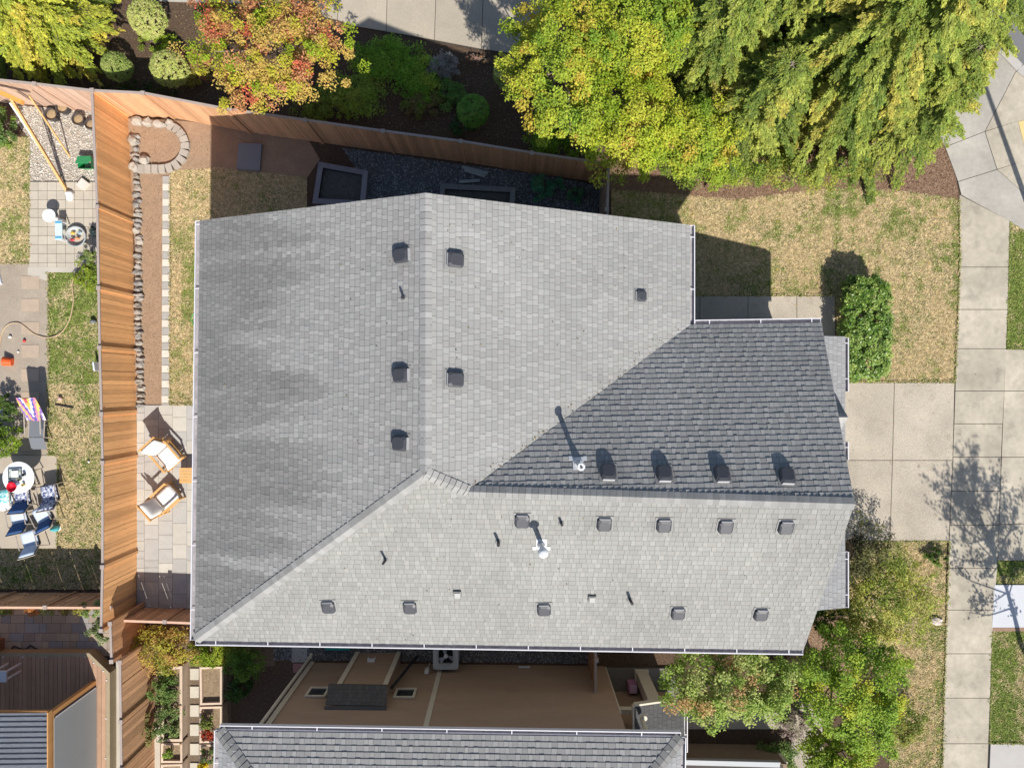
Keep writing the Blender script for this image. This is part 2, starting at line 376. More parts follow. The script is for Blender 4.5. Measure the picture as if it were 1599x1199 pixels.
# garden between fence and beds
sheet('garden_soil', [(214, 975), (430, 975), (430, 1040), (362, 1042), (360, 1260), (236, 1260)], .008, mat('garden_soil_mat', (.17, .125, .085), .95, n1=(20, .35), n2=(70, .4), bump=(45, 1, .02)))
slab('garden_gravel_walk', [(234, 1135), (251, 1135), (251, 1260), (235, 1260)], 0, .02, M_CONC)
b = MB()
for yy in (1043, 1071, 1100, 1130, 1160, 1190): paver(298, yy, 312, yy + 18, .045, shade((.50, .46, .38), .95, 1.05), .5)
b.build('garden_stepping_slabs', M_PAV, kind='structure')
walk('side_slabs', [[(456, 1008), (481, 1008), (481, 1034), (456, 1034)]], .03, A_CONCG)
walk('red_side_slab', [[(458, 1035), (474, 1035), (472, 1050), (458, 1050)]], .03, attrmat('red_paver', (.30, .15, .13), rough=.9, n2=(30, .2)))
sheet('entry_soil', [(935, 960), (1060, 960), (1060, 1045), (935, 1045)], .009, M_SOIL)
slab('porch_slab', [(940, 1042), (1058, 1042), (1058, 1110), (940, 1110)], 0, .10, mat('porch_concrete', (.17, .16, .15), .8, n1=(2, .25), n2=(30, .1)))

# ---- real grass blades, pebbles
M_BLADE = mat('grass_blade', attr=True, rough=.9, trans=.25, spec=.15)
TAN = np.array([(.70, .56, .33), (.74, .62, .40), (.66, .54, .29), (.66, .51, .30)]); GRN = np.array([(.24, .32, .07), (.29, .35, .09), (.18, .27, .05), (.38, .40, .13)])
def grass(name, poly, dens, green, label, seed=0, cut=None, sz=.062):
    """green: function (x,y px) -> 0..1"""
    xs = [p[0] for p in poly]; ys = [p[1] for p in poly]
    x0, x1, y0, y1 = max(min(xs), -30), min(max(xs), 1630), max(min(ys), -30), min(max(ys), 1230)
    n = int((x1 - x0) * (y1 - y0) * (H / F) ** 2 * dens); rs = np.random.RandomState(seed)
    X = rs.uniform(x0, x1, n); Y = rs.uniform(y0, y1, n); keep = []; G = []
    for i in range(n):
        if inpoly(X[i], Y[i], poly):
            if cut and any(a < X[i] < c and b_ < Y[i] < d for a, b_, c, d in cut): continue
            keep.append(i); g_ = green(X[i], Y[i]) + .75 * noise.noise(Vector((X[i] / 42, Y[i] / 42, seed))) + .8 * noise.noise(Vector((X[i] / 13, Y[i] / 13, seed + 4)))
            G.append(g_)
    keep = np.array(keep); G = np.array(G); n = len(keep)
    c = np.stack([(X[keep] - 800) * H / F, -(Y[keep] - 600) * H / F, np.full(n, .018)], 1)
    isg = rs.uniform(0, 1, n) < np.clip(G, .02, .98)
    C = np.where(isg[:, None], GRN[rs.randint(0, 4, n)], TAN[rs.randint(0, 4, n)]) * rs.uniform(.85, 1.12, (n, 1)) * np.array([1 + .40 * noise.noise(Vector((X[i] / 5, Y[i] / 5, seed + 9))) for i in keep])[:, None]
    d = np.stack([rs.normal(0, 1, n), rs.normal(0, 1, n), rs.uniform(.1, 1.1, n)], 1)
    nn = np.stack([rs.normal(0, .6, n), rs.normal(0, .6, n), np.ones(n)], 1)
    V = leaf_verts(c, nn, d, rs.uniform(.6, 1.3, n) * sz, rs.uniform(.6, 1.2, n) * sz * .38)
    np_mesh(name, V, 4, C, M_BLADE, None, label, 'grass', None, 'stuff')
def gf(x, y):
    v = .08
    v += .35 * math.exp(-((x - 1410) ** 2 / 60 ** 2 + (y - 335) ** 2 / 40 ** 2)) + .45 * math.exp(-((x - 1310) ** 2 / 45 ** 2 + (y - 330) ** 2 / 50 ** 2)) + .3 * math.exp(-((x - 1230) ** 2 / 60 ** 2 + (y - 450) ** 2 / 30 ** 2))
    if x < 1075: v += .3
    if x > 1488: v += .3
    if y > 560: v -= .05
    return v
grass('lawn_grass', FRONT, 2600, gf, 'dry tan and green grass of the front lawn', 1, cut=[(1000, 462, 1306, 600)])
grass('lawn_grass', SELAWN, 2600, lambda x, y: .16 + .35 * math.exp(-((x - 1400) / 25) ** 2) * (y < 900) + .4 * (x > 1462) * (y > 1000), 'dry grass between the bushes and the sidewalk', 2)
grass('lawn_grass', VERGE1, 2600, lambda x, y: 1.0, 'bright green grass strip right of the upper sidewalk', 3)
grass('lawn_grass', VERGE2, 2600, lambda x, y: .9 - .012 * (x - 1560), 'green grass strip right of the lower sidewalk', 4)
grass('lawn_grass', VERGE3, 2600, lambda x, y: .9, 'small shaded grass patch above the white pad', 5)
grass('lawn_grass', [p for p in OWNL], 2600, lambda x, y: .18 + .7 * math.exp(-((y - 450) / 75) ** 2) * (x > 284) - .3 * (y < 340), 'dry back lawn between path and house', 6, cut=[(372, 225, 411, 270)])
grass('lawn_grass', WL1, 2600, lambda x, y: .15 + .2 * (x > 38), 'dry lawn of the neighbour at the left edge', 7)
grass('lawn_grass', WL2, 2600, lambda x, y: (.85 if y < 600 else .18) - .5 * math.exp(-((x - 108) ** 2 / 12 ** 2 + (y - 465) ** 2 / 22 ** 2)), 'neighbour lawn running beside the orange fence', 8)
M_STONE = mat('pebble', attr=True, rough=.85, spec=.3)
def pebbles(name, poly, dens, pal, label, seed, sz=.022):
    xs = [p[0] for p in poly]; ys = [p[1] for p in poly]; rs = np.random.RandomState(seed)
    n = int((max(xs) - min(xs)) * (max(ys) - min(ys)) * (H / F) ** 2 * dens)
    X = rs.uniform(min(xs), max(xs), n); Y = rs.uniform(min(ys), max(ys), n)
    k = np.array([i for i in range(n) if inpoly(X[i], Y[i], poly)]); n = len(k)
    c = np.stack([(X[k] - 800) * H / F, -(Y[k] - 600) * H / F, rs.uniform(.012, .03, n)], 1)
    s = rs.uniform(.5, 1.5, (n, 1)) * sz; an = rs.uniform(0, 6.28, n); a = np.stack([np.cos(an), np.sin(an), rs.uniform(-.3, .3, n)], 1) * s
    b_ = np.stack([-np.sin(an), np.cos(an), rs.uniform(-.3, .3, n)], 1) * s * rs.uniform(.55, 1, (n, 1)); z = np.stack([np.zeros(n), np.zeros(n), np.ones(n)], 1) * s * .7
    T = []
    for u, v in ((a, b_), (b_, -a), (-a, -b_), (-b_, a)): T += [c + u, c + v, c + z]
    V = np.stack(T, 1).reshape(-1, 3); pal = np.array(pal); C = pal[rs.randint(0, len(pal), n)] * rs.uniform(.75, 1.2, (n, 1))
    np_mesh(name, V, 3, np.repeat(C, 4, 0), M_STONE, None, label, 'gravel', None, 'stuff')
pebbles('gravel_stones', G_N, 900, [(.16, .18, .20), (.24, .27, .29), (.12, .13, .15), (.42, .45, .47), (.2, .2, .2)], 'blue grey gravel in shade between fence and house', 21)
pebbles('gravel_stones', G_W, 1000, [(.62, .57, .50), (.50, .46, .40), (.72, .68, .62), (.34, .30, .27), (.52, .42, .33)], 'pale gravel in the corner of the neighbour yard', 22)
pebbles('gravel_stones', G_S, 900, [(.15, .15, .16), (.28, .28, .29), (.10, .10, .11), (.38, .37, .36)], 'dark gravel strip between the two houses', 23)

# ------------------------------------------------------------ shingled roofs
M_SHING = mat('asphalt_shingle', attr=True, rough=.92, n1=(2.2, .05), n2=(120, .22), bump=(160, .6, .003), spec=.15)
M_WHITE = mat('white_paint', (.66, .65, .68), .45, n1=(6, .04), spec=.4)
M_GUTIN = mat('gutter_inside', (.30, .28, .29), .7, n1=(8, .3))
M_CREAM = mat('cream_trim', (.62, .57, .47), .6, n1=(4, .05))
M_TANW = mat('tan_siding', (.36, .255, .185), .8, n1=(2, .05), n2=(30, .03))
M_GLASS = mat('dark_glass', (.03, .035, .035), .12, spec=.6)

def clip(poly, a, b, c):
    """keep a*x+b*y<=c"""
    out = []; n = len(poly)
    for i in range(n):
        p, q = poly[i], poly[(i + 1) % n]; dp = a * p[0] + b * p[1] - c; dq = a * q[0] + b * q[1] - c
        if dp <= 0: out.append(p)
        if dp * dq < 0:
            t = dp / (dp - dq); out.append((p[0] + (q[0] - p[0]) * t, p[1] + (q[1] - p[1]) * t))
    return out
def shingle(mb, polys, e0, e1, base=.30, exp=.140, seed=0, stain=None, tint=(1, 1, 1.01), th=(.007, .014), under=True):
    """cover convex 3D polygons (same plane) with laminated tabs; eave line e0-e1"""
    rs = random.Random(seed); n = (polys[0][1] - polys[0][0]).cross(polys[0][2] - polys[0][0]).normalized()
    if n.z < 0: n = -n
    u = (e1 - e0).normalized(); u = (u - n * u.dot(n)).normalized(); v = n.cross(u)
    if v.z < 0: v = -v
    P2 = [[((p - e0).dot(u), (p - e0).dot(v)) for p in pl] for pl in polys]
    vmax = max(p[1] for pl in P2 for p in pl); umin = min(p[0] for pl in P2 for p in pl); umax = max(p[0] for pl in P2 for p in pl); vmin = min(p[1] for pl in P2 for p in pl)
    def w3(p, z): return e0 + u * p[0] + v * p[1] + n * z
    for pl in P2:
        if under: mb.poly([w3(p, 0) for p in pl], (base * .35,) * 3)
    r0 = int(math.floor(vmin / exp)) - 1
    for r in range(r0, int(vmax / exp) + 1):
        va, vb = r * exp, (r + 1) * exp; x = umin - rs.uniform(0, .4); dbl = rs.random() < .5
        while x < umax:
            wd = rs.uniform(.09, .14) if dbl else rs.uniform(.12, .21)
            gap = .005; cell = [(x, va), (x + wd - gap, va), (x + wd - gap, vb), (x, vb)]
            t = th[1] if dbl else th[0]; t *= rs.uniform(.85, 1.2)
            k = base * (rs.uniform(1.02, 1.15) if dbl else rs.uniform(.93, 1.03))
            if stain: k *= stain(x, (va + vb) / 2)
            col = (k * tint[0] * rs.uniform(.985, 1.015), k * tint[1], k * tint[2])
            for pl in P2:
                us = [p[0] for p in pl]; vs = [p[1] for p in pl]
                if x > max(us) or x + wd < min(us) or va > max(vs) or vb < min(vs): continue
                q = cell; m = len(pl); ar = sum(pl[i][0] * pl[(i + 1) % m][1] - pl[(i + 1) % m][0] * pl[i][1] for i in range(m))
                for i in range(m):
                    a, b_ = pl[i], pl[(i + 1) % m]
                    if ar < 0: a, b_ = b_, a
                    q = clip(q, b_[1] - a[1], -(b_[0] - a[0]), (b_[1] - a[1]) * a[0] - (b_[0] - a[0]) * a[1])
                    if len(q) < 3: break
                if len(q) < 3: continue
                zz = [t - (t - .0015) * (p[1] - va) / exp for p in q]
                top = [w3(p, z) for p, z in zip(q, zz)]
                if (top[1] - top[0]).cross(top[2] - top[0]).dot(n) < 0: top = top[::-1]; q = q[::-1]
                kk = len(q)
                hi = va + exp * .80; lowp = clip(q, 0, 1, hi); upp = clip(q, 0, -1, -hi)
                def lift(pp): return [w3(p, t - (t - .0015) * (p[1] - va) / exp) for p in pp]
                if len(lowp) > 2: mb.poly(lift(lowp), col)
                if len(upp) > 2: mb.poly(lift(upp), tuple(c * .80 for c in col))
                for i in range(kk):
                    p, p2 = q[i], q[(i + 1) % kk]
                    if p[1] > va + exp * .6 and p2[1] > va + exp * .6: continue
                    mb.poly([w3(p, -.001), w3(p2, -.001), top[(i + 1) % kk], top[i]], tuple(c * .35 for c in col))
            x += wd; dbl = not dbl if rs.random() < .8 else dbl
def caps(mb, A, B, n1, n2, base=.32, w=.135, exp=.14, seed=3, t=.016, lift=.012):
    """cap tiles from A (first laid) to B, folded over planes n1/n2"""
    rs = random.Random(seed); d = (B - A); Ln = d.length; d.normalize()
    s1 = d.cross(n1).normalized(); s2 = d.cross(n2).normalized()
    if s1.z > 0 or abs(s1.z) < 1e-4 and False: s1 = -s1
    if s2.z > 0: s2 = -s2
    if s1.dot(s2) > 0: s2 = -s2
    upv = (n1 + n2).normalized(); k = 0; x = 0
    while x < Ln:
        c = base * rs.uniform(.88, 1.16); col = (c * 1.015, c, c * .965); x1 = min(x + exp * .95, Ln)
        z0, z1 = lift + t, lift + .001
        a, b = A + d * x, A + d * x1
        tops = [a + s1 * w + n1 * z0, a + upv * z0, a + s2 * w + n2 * z0, b + s2 * w + n2 * z1, b + upv * z1, b + s1 * w + n1 * z1]
        bot = [a + s1 * w, a, a + s2 * w, b + s2 * w, b, b + s1 * w]
        mb.add(tops + bot, [(0, 1, 4, 5), (1, 2, 3, 4)], col)
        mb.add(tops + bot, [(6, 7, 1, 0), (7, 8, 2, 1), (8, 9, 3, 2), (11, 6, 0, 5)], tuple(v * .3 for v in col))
        x += exp; k += 1
def gutter(A, B, out, root, wd=.125, ht=.11, hang=1.62, off=.6, ends=True):
    """trough hanging on the eave A-B, out = horizontal direction away from the roof"""
    A, B = Vector(A), Vector(B); out = Vector(out).normalized(); d = (B - A).normalized(); z = Vector((0, 0, 1)); L = (B - A)
    b = MB(); b.obox(A - z * ht, L, out * .012, z * ht); b.obox(A + out * .012 - z * ht, L, out * (wd - .024), z * .006)
    b.obox(A + out * (wd - .012) - z * ht, L, out * .012, z * (ht + .01)); b.obox(A + out * (wd - .020) + z * .010, L, out * .022, z * .008)
    if ends:
        b.obox(A - z * ht + out * .012 - d * .0, d * .008, out * (wd - .024), z * ht); b.obox(B - z * ht + out * .012 - d * .008, d * .008, out * (wd - .024), z * ht)
    g_ = b.build('gutter', M_WHITE, root)
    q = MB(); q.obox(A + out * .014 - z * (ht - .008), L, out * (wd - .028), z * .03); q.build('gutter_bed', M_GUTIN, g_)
    x = off
    while x < L.length:
        h = MB(); h.obox(A + d * x + z * .0, d * .022, out * (wd - .01), z * .012); h.build('gutter_hanger', M_WHITE, g_); x += hang
    return g_
def wallbox(mb, poly, z0, z1, col=(1, 1, 1)):
    mb.prism([(p[0], p[1]) for p in poly], z0, z1, col)

# ------------------------------------------------------------ main house
HE, HR = 5.3, 8.0
NW, SW, RN = P(313, 345, HE), P(305, 1000, HE), P(665, 302, HR)
plW = plane(NW, SW, RN); J = ray(665, 740, plW)
NE = P(1078, 352, HE); plE = plane(RN, J, NE); VE = ray(1078, 508, plE)
SE = P(1255, 1015, HE); K = P(732, 768, 7.67); plS = plane(SW, SE, K); plS1 = plane(SW, J, K); R2 = ray(1335, 787, plS)
plN = plane(K, R2, VE); N0 = ray(1283, 505, plN); VN = VE
house = thing('shingled_house', (0, -1, 0), 'large house with grey shingle roof filling the middle of the picture', 'house')
rb = MB()
rsn = Vector((5, 3, 1))
def stainW(x, y):
    # streaky weathering on the west slope; u runs along the eave, v up the slope
    a = noise.noise(Vector((x * .55, y * .16, 2.3))); b_ = noise.noise(Vector((x * 1.5, y * .35, 7.1))); c = noise.noise(Vector((x * 3.5, y * .8, 1.1)))
    b2 = noise.noise(Vector((x * 1.1, y * .10, 5.1)))
    b3 = noise.noise(Vector((x * 2.6, y * .16, 3.7))); b4 = noise.noise(Vector((x * 5.5, y * .25, 8.7))); t = max(0, min(1, (3.6 + 1.0 * a + 1.6 * b2 + 2.2 * b3 + 1.3 * b4 - y) / 2.4)); t = t * t * (3 - 2 * t)
    return (1 - .33 * t * (.95 + .25 * c) - .05 * max(0, b_)) * soot(x, y, SOOT_W)
def soot(x, y, pts):
    k = 1.0
    for a, b_ in pts:
        d2 = ((x + .07 - a) / .34) ** 2 + ((y - b_) / .30) ** 2
        k -= .20 * math.exp(-d2)
    return max(k, .7)
def uvs(e0, e1, pl, pts):
    n = pl[0]; u = (e1 - e0).normalized(); v = n.cross(u)
    if v.z < 0: v = -v
    return [((ray(x, y, pl) - e0).dot(u), (ray(x, y, pl) - e0).dot(v)) for x, y in pts]
SOOT_W = uvs(SW, NW, plW, [(630, 400), (629, 586), (628, 692)]); SOOT_E = uvs(NE, VE, plE, [(710, 407), (710, 593)])
SOOT_S = uvs(SW, SE, plS, [(944, 817), (1037, 819), (1133, 821), (1227, 822)]); SOOT_N = uvs(N0, VN, plN, [(950, 739), (1037, 741), (1127, 742), (1228, 745)])
def stainE(x, y, s=None): return (1 + .10 * noise.noise(Vector((x * .5, y * .5, 9))) + .05 * noise.noise(Vector((x * 2.2, y * .5, 3)))) * soot(x, y, SOOT_E)
def stainS(x, y): return (1 + .10 * noise.noise(Vector((x * .5, y * .5, 4))) + .05 * noise.noise(Vector((x * 2.2, y * .5, 8)))) * soot(x, y, SOOT_S)
def stainN(x, y): return (1 + .10 * noise.noise(Vector((x * .6, y * .5, 6)))) * soot(x, y, SOOT_N)
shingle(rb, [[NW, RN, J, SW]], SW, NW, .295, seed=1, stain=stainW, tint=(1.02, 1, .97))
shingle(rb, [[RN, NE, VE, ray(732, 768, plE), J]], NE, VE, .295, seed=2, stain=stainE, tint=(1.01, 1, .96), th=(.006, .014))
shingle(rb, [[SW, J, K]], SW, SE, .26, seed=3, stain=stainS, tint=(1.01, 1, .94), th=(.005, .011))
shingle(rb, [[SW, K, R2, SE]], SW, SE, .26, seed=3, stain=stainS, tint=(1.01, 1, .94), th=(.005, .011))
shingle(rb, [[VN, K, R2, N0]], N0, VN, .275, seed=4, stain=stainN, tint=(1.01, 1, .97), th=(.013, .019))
roof = rb.build('roof', M_SHING, house)
cb_ = MB()
caps(cb_, SW + (J - SW).normalized() * .02, J, plW[0], plS1[0], .275, seed=5)
caps(cb_, J, K, plE[0], plS1[0], .275, seed=6)
caps(cb_, R2, K, plN[0], plS[0], .27, seed=7, lift=.02, t=.022)
caps(cb_, J - (J - RN).normalized() * .05, RN, plW[0], plE[0], .33, seed=8)
cb_.build('ridge_caps', M_SHING, roof)
# roof body under the shingles (deck thickness), fascia and rake boards
th = .13; fb = MB()
def edge(a, b, inn, t=.025, h=.17):
    inn = Vector(inn).normalized(); fb.obox(Vector(a) - Vector((0, 0, h)), Vector(b) - Vector(a), inn * t, Vector((0, 0, h - .012)))
edge(NW, RN, (0, -1, 0)); edge(RN, NE, (0, -1, 0)); edge(SW, NW, (1, 0, 0)); edge(NE, VE, (-1, 0, 0)); edge(VN, N0, (0, -1, 0)); edge(N0, R2, (-1, 0, 0)); edge(R2, SE, (-1, 0, 0)); edge(SE, SW, (0, 1, 0))
fb.build('fascia', M_CREAM, roof)
sf = MB(); zz = Vector((0, 0, -.02))
for pl in ([NW, RN, J, SW], [RN, NE, VE, ray(745, 767, plE), J], [SW, K, R2, SE], [SW, J, K], [VN, K, R2, N0]): sf.poly([p + Vector((0, 0, -.10)) for p in pl])
sf.build('roof_underside', M_CREAM, roof)
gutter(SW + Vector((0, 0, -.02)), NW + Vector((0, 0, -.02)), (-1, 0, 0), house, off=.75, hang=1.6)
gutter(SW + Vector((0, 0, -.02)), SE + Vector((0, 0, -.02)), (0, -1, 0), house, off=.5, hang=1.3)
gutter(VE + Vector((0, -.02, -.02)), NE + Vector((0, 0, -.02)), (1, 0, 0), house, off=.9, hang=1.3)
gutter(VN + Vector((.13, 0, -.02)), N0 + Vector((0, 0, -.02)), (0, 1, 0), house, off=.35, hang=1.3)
# walls (under the eaves) with gables, garage door, windows
M_WALL = mat('house_siding', (.40, .38, .33), .8, n1=(2, .05))
wm = MB(); ov = .45
wx0, wx1, wxe = NW.x + ov, NE.x - ov, 7.35
wy0, wyj, wyn = SW.y + ov, N0.y - ov, NW.y - .3
def pent(x, ya, yb, z0, zl, zr, zt=None, yt=None): return
wallbox(wm, [(wx0, wy0), (wx1, wy0), (wx1, wyn), (wx0, wyn)], 0, HE - .02)
wallbox(wm, [(wx1 + .003, wy0), (7.0, wy0), (7.0, wyj), (wx1 + .003, wyj)], 0, HE - .02)
# gable triangles
wm.poly([(wx0, wyn, HE - .02), (wx1, wyn, HE - .02), (RN.x, wyn, HR - .25)][::-1])
wm.poly([(7.0, wy0, HE - .02), (7.0, wyj, HE - .02), (7.0, R2.y, HR - .5)])
wm.build('wall', M_WALL, house)
# ground-floor skirt roof at the east front with a small centre gable
GH = 3.1
a0, a1, a2, a3 = P(1317, 530, GH), P(1317, 612, GH), P(1312, 690, GH), P(1312, 708, GH)
s0, s1 = P(1311, 862, GH), P(1313, 948, GH)
sk = MB(); inn = Vector((-2.3, 0, .62))
def mono(A, B, seed):
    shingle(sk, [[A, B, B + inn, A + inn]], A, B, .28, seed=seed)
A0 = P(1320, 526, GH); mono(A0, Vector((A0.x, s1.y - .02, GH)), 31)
skirt = sk.build('lower_roof', M_SHING, house)
fb = MB(); XE = A0.x; YS = s1.y - .02
edge(A0, A0 + inn, (0, -1, 0)); edge(Vector((XE, YS, GH)), Vector((XE, YS, GH)) + inn, (0, 1, 0)); edge(A0, Vector((XE, YS, GH)), (-1, 0, 0))
fb.build('lower_fascia', M_WHITE, skirt)
gy = P(0, 650, GH).y; gp = P(1321, 652, GH + .75)
gm = MB(); gt = Vector((gp.x + .05, gp.y, GH + .75)); gb = Vector((gp.x - 1.9, gp.y, GH + .75))
gl0, gr0 = P(1318, 610, GH + .02), P(1315, 694, GH + .02); gl0.x = gr0.x = gp.x + .02
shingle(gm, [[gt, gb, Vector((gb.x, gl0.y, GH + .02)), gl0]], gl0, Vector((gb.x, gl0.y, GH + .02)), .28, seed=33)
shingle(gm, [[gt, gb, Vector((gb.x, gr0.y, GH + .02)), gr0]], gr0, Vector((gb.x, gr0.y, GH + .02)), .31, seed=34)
n_a = (gl0 - gt).cross(gb - gt).normalized(); n_b = (gr0 - gt).cross(gb - gt).normalized()
n_a = n_a if n_a.z > 0 else -n_a; n_b = n_b if n_b.z > 0 else -n_b
caps(gm, gt, gb, n_a, n_b, .33, seed=35); gm.build('porch_gable', M_SHING, skirt)
wg = MB(); wg.poly([(gt.x - .15, gl0.y, GH), (gt.x - .15, gr0.y, GH), (gt.x - .15, gt.y, GH + .7)]); wg.build('gable_wall', M_WALL, house)
gutter(Vector((XE, a1.y, GH - .02)), Vector((XE, A0.y - .03, GH - .02)), (1, 0, 0), house, off=.35, hang=1.0, wd=.11)
gutter(Vector((XE, a3.y - .2, GH - .02)), Vector((XE, a2.y, GH - .02)), (1, 0, 0), house, off=.35, hang=1.0, wd=.11)
gutter(Vector((XE, YS, GH - .02)), Vector((XE, s0.y, GH - .02)), (1, 0, 0), house, off=.35, hang=1.0, wd=.11)
wf = MB(); wallbox(wf, [(7.003, YS + .35), (XE - .5, YS + .35), (XE - .5, A0.y - .3), (7.003, A0.y - .3)], 0, GH - .02); wf.build('garage_wall', M_WALL, house)
gd = MB()
for k in range(5): gd.obox((XE - .495, gy - 3.0, .05 + k * .46), (.03, 0, 0), (0, 4.4, 0), (0, 0, .44))
gd.build('garage_door', M_WHITE, house)
for (wx, wy, wz, dx, dy) in ((wx0, -3.5, 1.2, 0, 1), (wx0, .5, 1.2, 0, 1), (wx0, -3.5, 3.6, 0, 1), (wx0, 1.5, 3.6, 0, 1), (-3, wyn, 3.6, 1, 0), (1.5, wyn, 3.6, 1, 0), (7.0, -1, 3.9, 0, 1), (7.0, -4.2, 3.9, 0, 1)):
    f = MB(); g2 = MB(); s_ = -1 if (wx == wx0) else 1
    if dy: f.box((wx + s_ * .02, wy, wz + .55), (.05, 1.5, 1.2)); g2.box((wx + s_ * .035, wy, wz + .55), (.04, 1.34, 1.04))
    else: f.box((wx, wy + .02, wz + .55), (1.5, .05, 1.2)); g2.box((wx, wy + .035, wz + .55), (1.34, .04, 1.04))
    fo = f.build('window', M_WHITE, house); g2.build('pane', M_GLASS, fo)

# ---- roof vents and pipes
M_VENT = mat('vent_metal', (.05, .051, .06), .5, n1=(12, .12), spec=.5)
M_VENTL = mat('vent_lip', (.40, .40, .41), .5, n1=(14, .1), spec=.5)
M_GALV = mat('galvanised', (.62, .63, .64), .45, n1=(20, .12), spec=.6)
M_PVC = mat('black_pipe', (.03, .03, .034), .6)
def frame(pl, pt, down):
    n = pl[0]; dn = Vector(down); dn = (dn - n * dn.dot(n)).normalized(); return n, dn, n.cross(dn)
def roof_vent(x, y, pl, down, w_=.31, l_=.36, h_=.13, flip=False):
    c0 = ray(x, y, pl); n, dn, sd = frame(pl, c0, down); n_up = n
    c = c0; tw_ = R.uniform(-.05, .05); dn = (dn + sd * tw_).normalized(); sd = n.cross(dn)
    b = MB(); b.obox(c - dn * (l_ * .62) - sd * (w_ * .66) + n * .012, dn * l_ * 1.24, sd * w_ * 1.32, n * .008)
    fl = b.build('roof_vent', M_SHING if False else mat('vent_flange', (.25, .25, .245), .7), house)
    def ring(dl, dw, zz, sh=0.0, ch=.05):
        pts = []
        for (a, b2) in ((-1, -1), (1, -1), (1, 1), (-1, 1)):
            for q in (0, 1):
                aa, bb = a * (l_ / 2 - dl), b2 * (w_ / 2 - dw)
                if (a * b2 > 0) == (q == 0): bb2 = bb - b2 * ch; aa2 = aa
                else: aa2 = aa - a * ch; bb2 = bb
                pts.append(c + dn * (aa2 + sh) + sd * bb2 + n * zz)
        return pts
    b = MB(); b.rings([ring(.0, .0, .02), ring(-.01, -.012, h_ * .55), ring(.0, -.005, h_ * .8), ring(.04, .03, h_, .02, .05)]); b.build('vent_hood', M_VENT, fl, smooth=False)
    # raised louvre lip on the uphill side
    b = MB(); e = c - dn * (l_ / 2 + .012)
    b.obox(e - sd * (w_ * .42) + n * .02, dn * .010, sd * w_ * .84, n * (h_ * .62)); b.build('vent_lip', M_VENTL, fl)
for x, y, pl, dn, kw in [(630, 400, plW, (-1, 0, 0), {}), (629, 586, plW, (-1, 0, 0), {}), (628, 692, plW, (-1, 0, 0), {}), (710, 407, plE, (1, 0, 0), {}), (710, 593, plE, (1, 0, 0), {}),
        (1000, 463, plE, (1, 0, 0), dict(w_=.25, l_=.28, h_=.09)),
        (950, 739, plN, (0, 1, 0), dict(h_=.13)), (1037, 741, plN, (0, 1, 0), dict(h_=.13)), (1127, 742, plN, (0, 1, 0), dict(h_=.13)), (1228, 745, plN, (0, 1, 0), dict(h_=.13))]:
    roof_vent(x, y, pl, dn, **kw)
for x, y in [(816, 812), (944, 817), (1037, 819), (1133, 821), (1227, 822), (514, 946), (641, 947), (850, 950), (1059, 956), (1188, 958)]:
    roof_vent(x, y, plS, (0, -1, 0), w_=.30, l_=.33, h_=.11)
def small_vent(x, y):
    c = ray(x, y, plS); n, dn, sd = frame(plS, c, (0, -1, 0)); b = MB()
    b.obox(c - dn * .10 - sd * .09 + n * .01, dn * .2, sd * .18, n * .06, (.22, .22, .21)); b.obox(c - dn * .075 - sd * .065 + n * .07, dn * .16, sd * .13, n * .02, (.36, .36, .34)); b.build('square_vent', M_STONE, house)
small_vent(715, 926); small_vent(925, 933)
def pipe(x, y, pl, h, r=.035, lean=(0, 0)):
    c = ray(x, y, pl); b = MB(); q = c + Vector((lean[0], lean[1], h)); b.cyl(c, q, r, r, 12); o = b.build('plumbing_pipe', M_PVC, house)
    f = MB(); n = pl[0]; f.cyl(c + n * .010, c + n * .03, r * 2.4, r * 1.5, 14); f.build('pipe_boot', mat('pipe_boot', (.20, .20, .20), .7), o)
pipe(631, 466, plW, .20, .03); pipe(603, 874, plS, .36, .03); pipe(779, 846, plS, .36, .035); pipe(984, 936, plS, .34, .035); pipe(877, 817, plS, .22, .03)
def flue(x, y, pl, h, down, dome):
    c = ray(x, y, pl); n, dn, sd = frame(pl, c, down); b = MB(); b.cyl(c, c + Vector((0, 0, h)), .055, .055, 16); o = b.build('flue_pipe', M_GALV, house)
    f = MB(); f.obox(c - dn * .17 - sd * .12 + n * .014, dn * .30, sd * .24, n * .012); f.obox(c + dn * .05 - sd * .20 + n * .014, dn * .10, sd * .08, n * .011); f.obox(c + dn * .05 + sd * .12 + n * .014, dn * .10, sd * .08, n * .011)
    f.cyl(c + n * .03, c + n * .03 + Vector((0, 0, .12)), .10, .062, 16); f.build('flashing', M_GALV, o)
    k = MB()
    if dome: k.lathe(c + Vector((0, 0, h - .05)), [(.095, 0), (.11, .02), (.115, .07), (.10, .11), (.06, .145), (.02, .155)], 20)
    else: k.lathe(c + Vector((0, 0, h - .04)), [(.085, 0), (.088, .06), (.075, .08), (.05, .082), (.03, .06)], 20)
    k.build('flue_cap', M_GALV, o, smooth=False)
    if not dome:
        d2 = MB(); d2.cyl(c + Vector((0, 0, h + .045)), c + Vector((0, 0, h + .052)), .024, .024, 12); d2.build('flue_mouth', M_PVC, o)
flue(903, 723, plN, .68, (0, 1, 0), False); flue(846, 850, plS, .80, (0, -1, 0), True)

